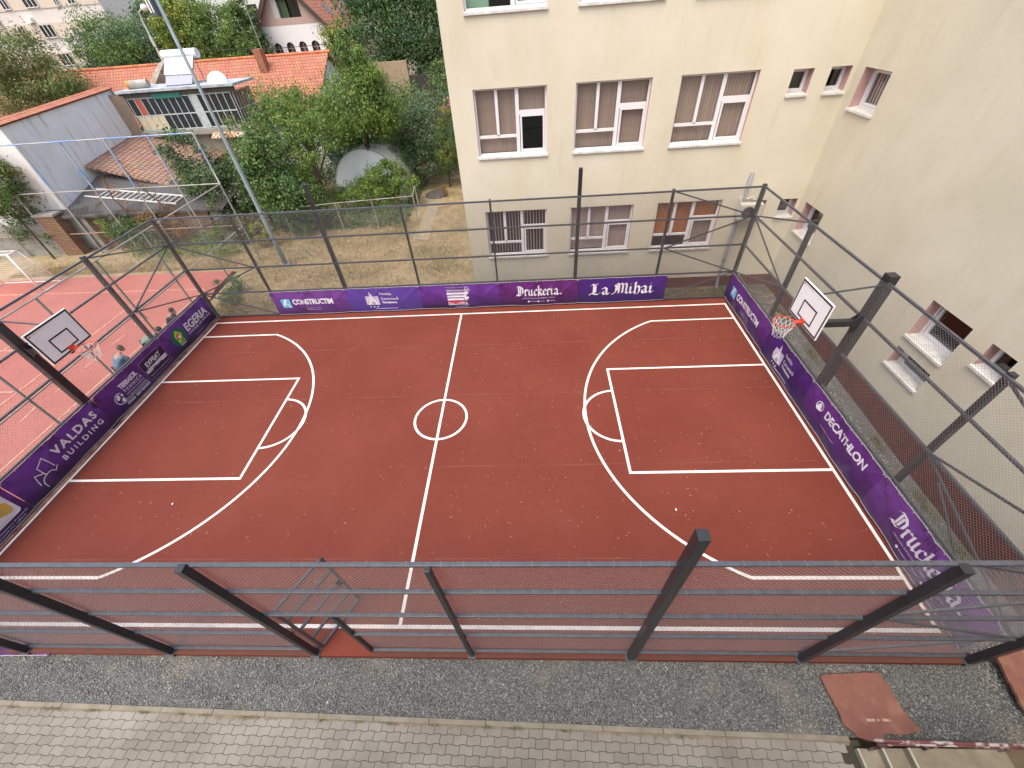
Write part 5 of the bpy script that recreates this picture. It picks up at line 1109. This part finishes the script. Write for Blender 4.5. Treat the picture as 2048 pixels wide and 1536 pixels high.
# ---------------------------------------------------------------- houses behind
def tile_mat(name, c1, c2, ms, bw=.22, rh=.30):
    M = bpy.data.materials.new(name); M.use_nodes = True; N = M.node_tree; L = N.links; b = N.nodes['Principled BSDF']; b.inputs['Roughness'].default_value = .85
    tc = N.nodes.new('ShaderNodeTexCoord'); br = N.nodes.new('ShaderNodeTexBrick'); L.new(tc.outputs['UV'], br.inputs['Vector'])
    br.inputs['Color1'].default_value = (*c1, 1); br.inputs['Color2'].default_value = (*c2, 1); br.inputs['Mortar'].default_value = (*[x * .35 for x in c2], 1)
    br.inputs['Scale'].default_value = 1; br.inputs['Mortar Size'].default_value = ms; br.inputs['Brick Width'].default_value = bw; br.inputs['Row Height'].default_value = rh; br.inputs['Mortar Smooth'].default_value = .4
    n = N.nodes.new('ShaderNodeTexNoise'); n.inputs['Scale'].default_value = 1.3; n.inputs['Detail'].default_value = 8; L.new(tc.outputs['UV'], n.inputs['Vector'])
    mx = N.nodes.new('ShaderNodeMix'); mx.data_type = 'RGBA'; mx.blend_type = 'MULTIPLY'; mx.inputs[0].default_value = .5; L.new(br.outputs['Color'], mx.inputs[6]); L.new(n.outputs['Color'], mx.inputs[7])
    mr = N.nodes.new('ShaderNodeMix'); mr.data_type = 'RGBA'; mr.blend_type = 'MULTIPLY'; mr.inputs[0].default_value = 1; mr.inputs[7].default_value = (1.3, 1.3, 1.3, 1); L.new(mx.outputs[2], mr.inputs[6]); L.new(mr.outputs[2], b.inputs['Base Color'])
    bp = N.nodes.new('ShaderNodeBump'); bp.inputs['Distance'].default_value = .04; L.new(br.outputs['Fac'], bp.inputs['Height']); bp.invert = True; L.new(bp.outputs[0], b.inputs['Normal'])
    return M
m_tile = tile_mat('orange_clay_tiles', (.47, .185, .11), (.39, .14, .085), .014)
m_tile_old = tile_mat('old_brown_clay_tiles', (.40, .235, .175), (.30, .17, .125), .03)
m_brick = tile_mat('worn_brick', (.33, .19, .12), (.26, .145, .095), .012, .26, .08)
def uvquad(name, P_, material, parent, th=.08, su=1.0, uo=0):
    a, b, c, d = [Vector(p) for p in P_]; U = (b - a).length; Vv = (d - a).length; n = (b - a).cross(d - a).normalized()
    g = MB(); g.add([a, b, c, d, a - n * th, b - n * th, c - n * th, d - n * th], [(0, 1, 2, 3), (7, 6, 5, 4), (0, 4, 5, 1), (1, 5, 6, 2), (2, 6, 7, 3), (3, 7, 4, 0)])
    o = g.build(name, material, parent); uv = o.data.uv_layers.new(name='UVMap'); e1 = (b - a).normalized(); e2 = n.cross(e1)
    for l in o.data.loops: p = Vector(o.data.vertices[l.vertex_index].co) - a; uv.data[l.index].uv = (p.dot(e1) * su, p.dot(e2) * su)
    return o
m_render = mat('pale_grey_render', (.80, .79, .79), rough=.9, col2=(.72, .71, .70), vscale=.9, bump=.004, bscale=20); extra(m_render, 1.6, .64, (.20, .18, .16), .5, stretch=(2, 2, .25))
# orange roofed long house
t = thing('orange_roof_house', 'long low house with an orange clay tile roof across the background', 'house', (-20, 25.5, -.1))
uvquad('roof', [(-46, 23.0, 3.95), (-10.9, 23.0, 3.95), (-10.9, 28.0, 6.75), (-46, 28.0, 6.75)], m_tile, t); uvquad('roof', [(-10.9, 33.0, 3.9), (-46, 33.0, 3.9), (-46, 28.02, 6.72), (-10.9, 28.02, 6.72)], m_tile, t)
MB().box((-45.8, 23.4, -.3), (-11.2, 32.6, 3.85)).build('wall', m_render, t)
MB().add([(-11.2, 23.4, 3.85), (-11.2, 32.6, 3.85), (-11.2, 28, 6.55), (-11.3, 23.4, 3.85), (-11.3, 32.6, 3.85), (-11.3, 28, 6.55)], [(0, 1, 2), (5, 4, 3), (0, 2, 5, 3), (2, 1, 4, 5)]).build('gable', m_render, t)
g = MB(); k = -45.9
while k < -11: g.tube([(k, 28, 6.78), (k + .36, 28, 6.79)], .09, 8); k += .37
g.build('ridge_tiles', mat('ridge_tile', (.52, .18, .09), rough=.85, island=.15), t)
MB().box((-15.45, 26.6, 5.6), (-14.95, 27.2, 7.25)).build('chimney', mat('chimney_brick', (.30, .13, .08), rough=.9, var=.3, vscale=12), t)
MB().box((-15.4, 24.2, 4.66), (-15.05, 26.6, 4.69)).build('flashing', mat('flashing_clay', (.36, .17, .11), rough=.9), t).rotation_euler = (0, 0, 0)
pp = MB(); pp.add([(-22.3, 23.3, 3.9), (-22.3, 27.9, 6.5), (-22.3, 27.9, 7.15), (-22.3, 26.6, 6.9), (-22.3, 23.3, 5.2), (-21.9, 23.3, 3.9), (-21.9, 27.9, 6.5), (-21.9, 27.9, 7.15), (-21.9, 26.6, 6.9), (-21.9, 23.3, 5.2)], [(4, 3, 2, 1, 0), (5, 6, 7, 8, 9), (0, 1, 6, 5), (1, 2, 7, 6), (2, 3, 8, 7), (3, 4, 9, 8), (4, 0, 5, 9)])
pp.build('parapet', mat('crumbling_parapet', (.36, .33, .28), rough=.95, col2=(.22, .17, .13), vscale=3, bump=.03, bscale=10), t)
# white rendered building with its tiled lean-to
t = thing('white_outbuilding', 'pale rendered outbuilding with a long blank wall stained along its top', 'building', (-25, 17, -.1))
g = MB(); X0 = -21.9
g.add([(X0, 13.6, -.3), (X0, 21.0, -.3), (X0, 21.0, 6.22), (X0, 13.6, 5.82), (-29, 13.6, -.3), (-29, 21, -.3), (-29, 21, 5.2), (-29, 13.6, 5.0)], [(0, 1, 2, 3), (7, 6, 5, 4), (4, 0, 3, 7), (1, 5, 6, 2), (3, 2, 6, 7), (0, 4, 5, 1)]); g.build('wall', m_render, t)
uvquad('coping', [(X0 + .1, 13.5, 5.85), (X0 + .1, 21.1, 6.27), (X0 - .35, 21.1, 6.42), (X0 - .35, 13.5, 6.0)], m_tile, t, .07)
uvquad('roof', [(-29.2, 13.4, 5.05), (X0 - .35, 13.5, 5.93), (X0 - .35, 21.0, 6.33), (-29.2, 21, 5.3)], m_tile, t, .08)
uvquad('lean_to_roof', [(-16.7, 15.2, 2.42), (-16.9, 21.8, 2.6), (X0 + .01, 21.0, 4.02), (X0 + .01, 16.2, 3.42)], m_tile_old, t, .1)
MB().box((-21.88, 16.2, -.3), (-17.9, 20.6, 2.45)).build('lean_to_wall', mat('brown_render', (.24, .18, .13), rough=.95, var=.2, vscale=2), t)
g = MB(); g.add([(-21.9, 21.0, -.1), (-21.9, 21.0, 6.2), (-21.3, 20.98, 5.85), (-21.45, 20.98, 4.0), (-21.5, 20.98, -.1)], [(4, 3, 2, 1, 0)]); g.add([(-21.895, 20.6, -.1), (-21.895, 20.6, 6.0), (-21.3, 20.97, 5.85), (-21.45, 20.97, 4.0), (-21.5, 20.97, -.1)], [(0, 1, 2, 3, 4)][::-1]); g.build('exposed_brick_corner', mat('exposed_brick', (.36, .24, .16), rough=.95, col2=(.26, .22, .18), vscale=4, bump=.03, bscale=12), t)
# glazed veranda
t = thing('glazed_veranda', 'upper floor veranda of patched small-paned windows under a flat roof', 'veranda', (-18, 22, -.1))
MB().box((-21.45, 21.15, -.3), (-14.75, 23.3, 4.0)).build('lower_wall', mat('grey_brown_render', (.27, .24, .20), rough=.95, var=.2, vscale=2), t)
MB().box((-21.5, 20.75, 3.72), (-14.5, 21.1, 3.98)).build('ledge', m_conc, t); MB().box((-21.6, 20.8, 5.98), (-14.3, 23.4, 6.1)).build('roof', mat('flat_roof_felt', (.36, .39, .42), rough=.8, var=.25, vscale=2), t)
MB().box((-21.5, 20.98, 5.72), (-14.45, 21.14, 5.97)).build('fascia', mat('dark_fascia', (.085, .075, .065), rough=.9, var=.3), t); MB().box((-19.6, 20.95, 5.62), (-17.8, 20.975, 5.86)).build('green_board', mat('green_board_paint', (.03, .16, .13), rough=.7), t)
m_vfr = mat('flaking_blue_grey_frame', (.42, .47, .47), rough=.7, var=.15); m_cream = mat('cream_panel', (.58, .50, .36), rough=.8, var=.1, vscale=3); m_dk = mat('dark_pane', (.02, .022, .024), rough=.12, spec=.8)
vw = MB().box((-21.4, 21.06, 4.0), (-14.8, 21.12, 5.72)).build('window_wall', m_dk, t)
g = MB()
for x in np.arange(-21.3, -14.7, .43): g.box((x, 21.02, 4.0), (x + .045, 21.06, 5.72))
for z in (4.0, 4.78, 5.66): g.box((-21.4, 21.015, z), (-14.8, 21.055, z + .06))
g.build('glazing_bars', m_vfr, vw)
g = MB()
for k in range(4): g.box((-21.24 + k * .43, 21.03, 4.07), (-21.24 + k * .43 + .37, 21.05, 4.77))
g.build('infill_panel', m_cream, vw, label='four cream infill panels'); MB().box((-20.81, 21.03, 4.85), (-20.46, 21.05, 5.65)).build('infill_panel', mat('red_infill', (.42, .09, .06), rough=.7), vw, label='red infill panel'); MB().box((-17.35, 21.0, 4.0), (-16.85, 21.01, 5.72)).build('infill_panel', m_vfr, vw, label='pale blue-grey infill panel')
sw = MB().box((-14.78, 21.1, 4.0), (-14.72, 23.2, 5.72)).build('window_wall', m_dk, t); g = MB()
for y in np.arange(21.1, 23.2, .3): g.box((-14.72, y, 4.0), (-14.69, y + .04, 5.72))
for z in (4.0, 4.8, 5.66): g.box((-14.72, 21.1, z), (-14.685, 23.2, z + .05))
g.build('glazing_bars', m_vfr, sw); uvquad('rusty_awning', [(-16.8, 20.3, 3.55), (-14.2, 20.6, 3.5), (-14.3, 21.1, 3.92), (-16.8, 21.0, 3.95)], mat('rusty_sheet', (.40, .18, .09), rough=.8, col2=(.58, .52, .46), vscale=1.5, blend=(.45, .55)), t, .02)
t = thing('solar_water_heater', 'solar water heater with a white tank on the flat veranda roof', 'water heater', (-18, 22.3, 6.1)); m_tank = mat('white_tank', (.72, .74, .76), rough=.3)
g = MB(); g.tube([(-19.05, 23.0, 7.45), (-16.9, 23.0, 7.45)], .24, 16); g.build('tank', m_tank, t, smooth=False)
g = MB(); g.add([(-18.85, 21.6, 6.15), (-17.2, 21.6, 6.15), (-17.1, 22.8, 7.35), (-18.85, 22.8, 7.35), (-18.85, 21.66, 6.1), (-17.2, 21.66, 6.1), (-17.1, 22.86, 7.3), (-18.85, 22.86, 7.3)], [(0, 1, 2, 3), (7, 6, 5, 4), (0, 4, 5, 1), (1, 5, 6, 2), (2, 6, 7, 3), (3, 7, 4, 0)]); g.build('collector', mat('grey_collector', (.30, .31, .37), rough=.4), t)
g = MB(); g.add([(-18.9, 22.0, 6.62), (-17.15, 21.97, 6.58), (-17.08, 22.72, 7.34), (-18.88, 22.72, 7.32)], [(0, 1, 2, 3)]); g.build('cover_sheet', m_white, t)
g = MB(); [g.bar((x, 22.95, 6.1), (x, 22.95, 7.3), .04) for x in (-18.7, -17.2)]; g.build('stand', m_galv, t)
t = thing('satellite_dish', 'white satellite dish on the veranda roof', 'satellite dish', (-15.9, 22, 6.1)); g = MB(); g.ell((0, 0, 0), (.55, .55, .14), 20, 6, True); o = g.build('dish', m_white, t, smooth=True); o.matrix_parent_inverse = Matrix.Identity(4); o.location = (.25, -.3, .05); o.rotation_euler = (R(62), 0, R(14)); MB().tube([(-15.9, 22.1, 6.1), (-15.9, 22.05, 6.5)], .03, 6).build('mast', m_galv, t)
t = thing('metal_barrel', 'grey metal cylinder with an orange end lying on the veranda roof', 'barrel', (-20.7, 21.8, 6.3)); MB().tube([(-21.0, 21.6, 6.3), (-20.0, 21.8, 6.3)], .22, 16).build('drum', m_galv, t); MB().tube([(-21.12, 21.58, 6.3), (-20.995, 21.6, 6.3)], .24, 16).build('end_cap', mat('orange_cap', (.48, .24, .05), rough=.7), t)
# shed with a dark felt roof, brick walls, ladder on top
t = thing('garden_shed', 'low shed with a dark felt roof and worn brick walls behind the blue fence', 'shed', (-18, 14, -.1))
m_felt = mat('dark_roofing_felt', (.050, .042, .039), rough=.9, col2=(.085, .083, .086), vscale=.5, blend=(.46, .5), bump=.01, bscale=8)
g = MB(); g.add([(-23.3, 12.95, 1.86), (-12.9, 12.95, 1.86), (-12.6, 14.9, 2.36), (-16.6, 15.6, 2.545), (-21.88, 16.6, 2.805), (-21.88, 16.2, 2.70)], [(0, 1, 2, 3, 4, 5)]); g.add([(-23.3, 12.95, 1.76), (-12.9, 12.95, 1.76), (-12.9, 12.95, 1.86), (-23.3, 12.95, 1.86)], [(0, 1, 2, 3)]); g.build('roof', m_felt, t)
uvquad('brick_wall', [(-21.0, 13.3, -.3), (-14.0, 13.1, -.3), (-14.0, 13.1, 1.85), (-21.0, 13.3, 1.85)], m_brick, t, .25)
MB().box((-13.9, 13.2, -.3), (-13.4, 15.2, 1.75)).build('side_wall', m_conc, t); MB().box((-20.9, 13.02, -.3), (-20.65, 13.05, 1.75)).build('pilaster', m_conc, t)
t = thing('ladder', 'white ladder lying flat on the dark shed roof', 'ladder', (-17.6, 14, 2.5)); A1, A2 = Vector((-21.4, 14.6, 2.34)), Vector((-15.6, 13.45, 2.05)); off_ = Vector((.30, .60, .16))
MB().bar(A1, A2, .05, .06).build('side_rail', m_white, t); MB().bar(A1 + off_, A2 + off_, .05, .06).build('side_rail', m_white, t)
for k in range(14): p = A1.lerp(A2, .14 + k * .064); MB().bar(p, p + off_, .035).build('rung', m_white, t)
t = thing('brick_gatepost', 'slanting worn brick pier with concrete edges left of the shed', 'pier', (-22.6, 12.9, -.1)); uvquad('brickwork', [(-22.9, 12.7, -.3), (-21.9, 12.7, -.3), (-21.9, 12.7, 2.0), (-22.9, 12.7, 2.0)], m_brick, t, .5); MB().box((-23.0, 12.66, 2.0), (-21.8, 13.25, 2.1)).build('cap', m_conc, t)
t = thing('panel_fence', 'grey concrete panel fence at the left edge', 'fence', (-25, 12.9, -.1))
for k in range(5): MB().box((-28.5, 12.9, -.1 + k * .34), (-23.05, 12.95, .23 + k * .34)).build('panel', m_conc, t)
# white gabled house
t = thing('gabled_house', 'white and pink house with arched windows and an orange gabled roof', 'house', (-17, 41, -.1)); m_wh = mat('white_render', (.72, .71, .73), rough=.85, var=.04); m_pk = mat('dusty_pink_render', (.44, .31, .28), rough=.85, var=.05)
xa, xb_, yh = -20.0, -14.4, 38.0; xm = (xa + xb_) / 2 - .2; zr = 11.3
arches = []
for k in range(4): cx_ = -19.05 + k * 1.13; arches.append((cx_ - .34, cx_ + .34, 6.05, 7.05))
gw = wall_grid(xa, xb_, -.3, 8.15, arches, lambda u, z, d: (u, yh, z))
for a0_, a1_, c0_, c1_ in arches: pass
gw.build('wall', m_wh, t); MB().box((xa, yh + .3, -.3), (xb_, 47, 8.1)).build('inner_wall', m_dark, t)
g = MB(); g.quad((xb_, yh, -.3), (xb_, 47, -.3), (xb_, 47, 8.15), (xb_, yh, 8.15)); g.build('wall', mat('cream_side_render', (.50, .42, .34), rough=.9), t)
hx0, hx1, hz0, hz1 = -18.45, -16.1, 8.6, 9.75
g = MB(); g.add([(xa, yh - .01, 8.15), (hx0, yh - .01, 8.15), (hx0, yh - .01, hz1), (xm - .0, yh - .01, zr)], [(0, 1, 2, 3)]); g.add([(hx0, yh - .01, hz1), (hx1, yh - .01, hz1), (xm, yh - .01, zr)], [(0, 1, 2)]); g.add([(hx1, yh - .01, 8.15), (xb_, yh - .01, 8.15), (xm, yh - .01, zr), (hx1, yh - .01, hz1)], [(0, 1, 2, 3)]); g.add([(hx0, yh - .01, 8.15), (hx1, yh - .01, 8.15), (hx1, yh - .01, hz0), (hx0, yh - .01, hz0)], [(0, 1, 2, 3)]); g.build('gable', m_pk, t)
lg = MB().box((hx0, yh + .5, hz0), (hx1, yh + .55, hz1)).build('loggia', m_dk, t); g = MB(); g.box((hx0, yh, hz0), (hx0 + .5, yh + .5, hz1)); g.build('curtain', mat('grey_curtain', (.45, .43, .42), rough=.8), lg); MB().box((hx0 + .6, yh + .3, hz0), (hx0 + 1.2, yh + .35, hz1)).build('green_reflection_pane', mat('greenish_pane', (.06, .11, .05), rough=.3), lg)
for a0_, a1_, c0_, c1_ in arches:
    cx_ = (a0_ + a1_) / 2; f = MB(); n = 10; base = [(cx_ + .34 * math.cos(math.pi * k / n), 7.05 - .34 + .34 * math.sin(math.pi * k / n)) for k in range(n + 1)]
    # white spandrels leave an arched opening
    L_ = [(a0_, 7.05)] + [p for p in base if p[0] <= cx_ + 1e-6]; R_ = [(a1_, 7.05)] + [p for p in base if p[0] >= cx_ - 1e-6][::-1]
    f.add([(x, yh + .0, z) for x, z in L_], [tuple(range(len(L_)))]); f.add([(x, yh + .0, z) for x, z in R_], [tuple(range(len(R_)))])
    wo = MB().box((a0_, yh + .2, c0_), (a1_, yh + .22, c1_)).build('window', mat('dark_arched_pane', (.05, .045, .05), rough=.2), t); f.build('spandrel', m_wh, wo); g = MB(); g.box((cx_ - .025, yh + .16, c0_), (cx_ + .025, yh + .2, 7.0)); g.box((a0_, yh + .16, 6.6), (a1_, yh + .2, 6.65)); g.build('frame', m_pk, wo)
ez = 7.75; sl_ = (zr + .15 - ez) / (xm - (xa - .5))
uvquad('roof', [(xa - .5, 47, ez), (xa - .5, yh - .35, ez), (xm, yh - .35, zr + .2), (xm, 47, zr + .2)], m_tile, t, .15); rf = uvquad('roof', [(xb_ + .7, yh - .35, 7.55), (xb_ + .7, 47, 7.55), (xm + .001, 47, zr + .2), (xm + .001, yh - .35, zr + .2)], m_tile, t, .15)
g = MB(); g.bar((xa - .5, yh - .4, ez), (xm, yh - .4, zr + .12), .06, .3, upv=(0, 0, 1)); g.bar((xb_ + .7, yh - .4, 7.5), (xm, yh - .4, zr + .12), .06, .3); g.build('bargeboard', mat('brown_bargeboard', (.07, .05, .045), rough=.8), t)
for y in (41.0, 44.4): s_k = MB(); zz_ = lambda x: 7.55 + (xb_ + .7 - x) / (xb_ + .7 - xm) * (zr + .2 - 7.55); s_k.add([(-14.6, y, zz_(-14.6) + .06), (-14.6, y + .7, zz_(-14.6) + .06), (-15.3, y + .7, zz_(-15.3) + .06), (-15.3, y, zz_(-15.3) + .06)], [(0, 1, 2, 3)]); s_k.build('skylight', m_dk, t)
MB().box((xa - .6, yh - 1.8, 4.9), (xb_ + 1.5, yh - .02, 5.75)).build('porch_roof', mat('brown_porch_roof', (.20, .15, .13), rough=.9), t)
# apartment blocks far behind
t = thing('apartment_block', 'pale peach apartment block at the top left corner', 'building', (-58, 62, -.1)); m_ap = mat('peach_render', (.62, .52, .44), rough=.9, var=.04); m_ap2 = mat('pinkish_white_render', (.66, .60, .58), rough=.9, var=.03)
MB().box((-75, 60, -.3), (-50, 72, 16)).build('wall', m_ap2, t)
g = MB()
for z in (5.9, 8.75, 11.6): g.box((-75, 59.93, z - .35), (-50, 59.99, z + 1.2))
g.build('peach_band', m_ap, t); MB().box((-62.5, 59.85, 3.0), (-50, 59.93, 4.6)).build('base_band', mat('brown_base_render', (.40, .30, .25), rough=.9), t)
MB().box((-64.6, 59.80, -.3), (-64.3, 59.9, 16)).build('downpipe', mat('grey_seam', (.45, .42, .41), rough=.8), t)
for z in (5.75, 8.6, 11.45):
    for x, w_ in ((-66.5, 1.2), (-62.6, .9), (-59.6, 1.7), (-55.6, .6), (-53.8, .9), (-70, 1.6)):
        wo = MB().box((x, 59.86, z), (x + w_, 59.925, z + 1.15 if w_ > .7 else z + .7)).build('window', m_dk, t)
        g = MB(); n = 3 if w_ > 1.1 else 2
        for k in range(n + 1): g.box((x + w_ * k / n - .04, 59.83, z - .05), (x + w_ * k / n + .04, 59.86, z + (1.2 if w_ > .7 else .75)))
        g.box((x, 59.83, z - .08), (x + w_, 59.859, z)); g.build('frame', m_pvc, wo)
t = thing('air_conditioner', 'small white air conditioner on the peach apartment block', 'air conditioner', (-60.3, 59.6, 10)); MB().box((-60.6, 59.55, 10.0), (-59.8, 59.92, 10.5)).build('casing', m_white, t)
t = thing('apartment_block', 'white apartment block glimpsed between the trees behind', 'building', (-40, 75, -.1)); MB().box((-50, 74, -.3), (-30, 84, 22)).build('wall', mat('cool_white_render', (.62, .63, .60), rough=.9, var=.05), t)
for z in (6, 9, 12, 15): 
    for x in (-47, -43, -39, -35): MB().box((x, 73.9, z), (x + 1.6, 73.99, z + 1.3)).build('window', m_dk, t)
t = thing('apartment_block', 'pale blue and white block behind the gabled house', 'building', (-26, 64, -.1)); MB().box((-30.5, 62, -.3), (-22.5, 70, 20)).build('wall', mat('pale_blue_render', (.42, .56, .66), rough=.8, var=.05), t)
g = MB()
for x in np.arange(-30.3, -22.6, .9): g.box((x, 61.9, 4), (x + .4, 61.99, 19))
g.build('white_mullions', m_white, t)
t = thing('garden_house', 'low beige wall and a dark box painted as the shade under the big tree', 'house', (-8, 33.5, -.1)); MB().box((-10.0, 33.0, -.3), (-6.8, 33.4, 5.6)).build('wall', mat('beige_render', (.40, .30, .20), rough=.9), t); MB().box((-6.8, 33.0, -.3), (-1.5, 33.6, 4.6)).build('wall', mat('shadow_wall', (.05, .045, .04), rough=.9), t, label='dark stand-in for the shade under the big tree')  # second wall is the shade under the tree put into a near-black colour
MB().box((-14, 46, -.3), (4, 46.5, 9)).build('rear_wall', mat('cream_far_render', (.45, .40, .30), rough=.9), t)
print('objects', len(bpy.data.objects), 'verts', sum(len(m_.vertices) for m_ in bpy.data.meshes))
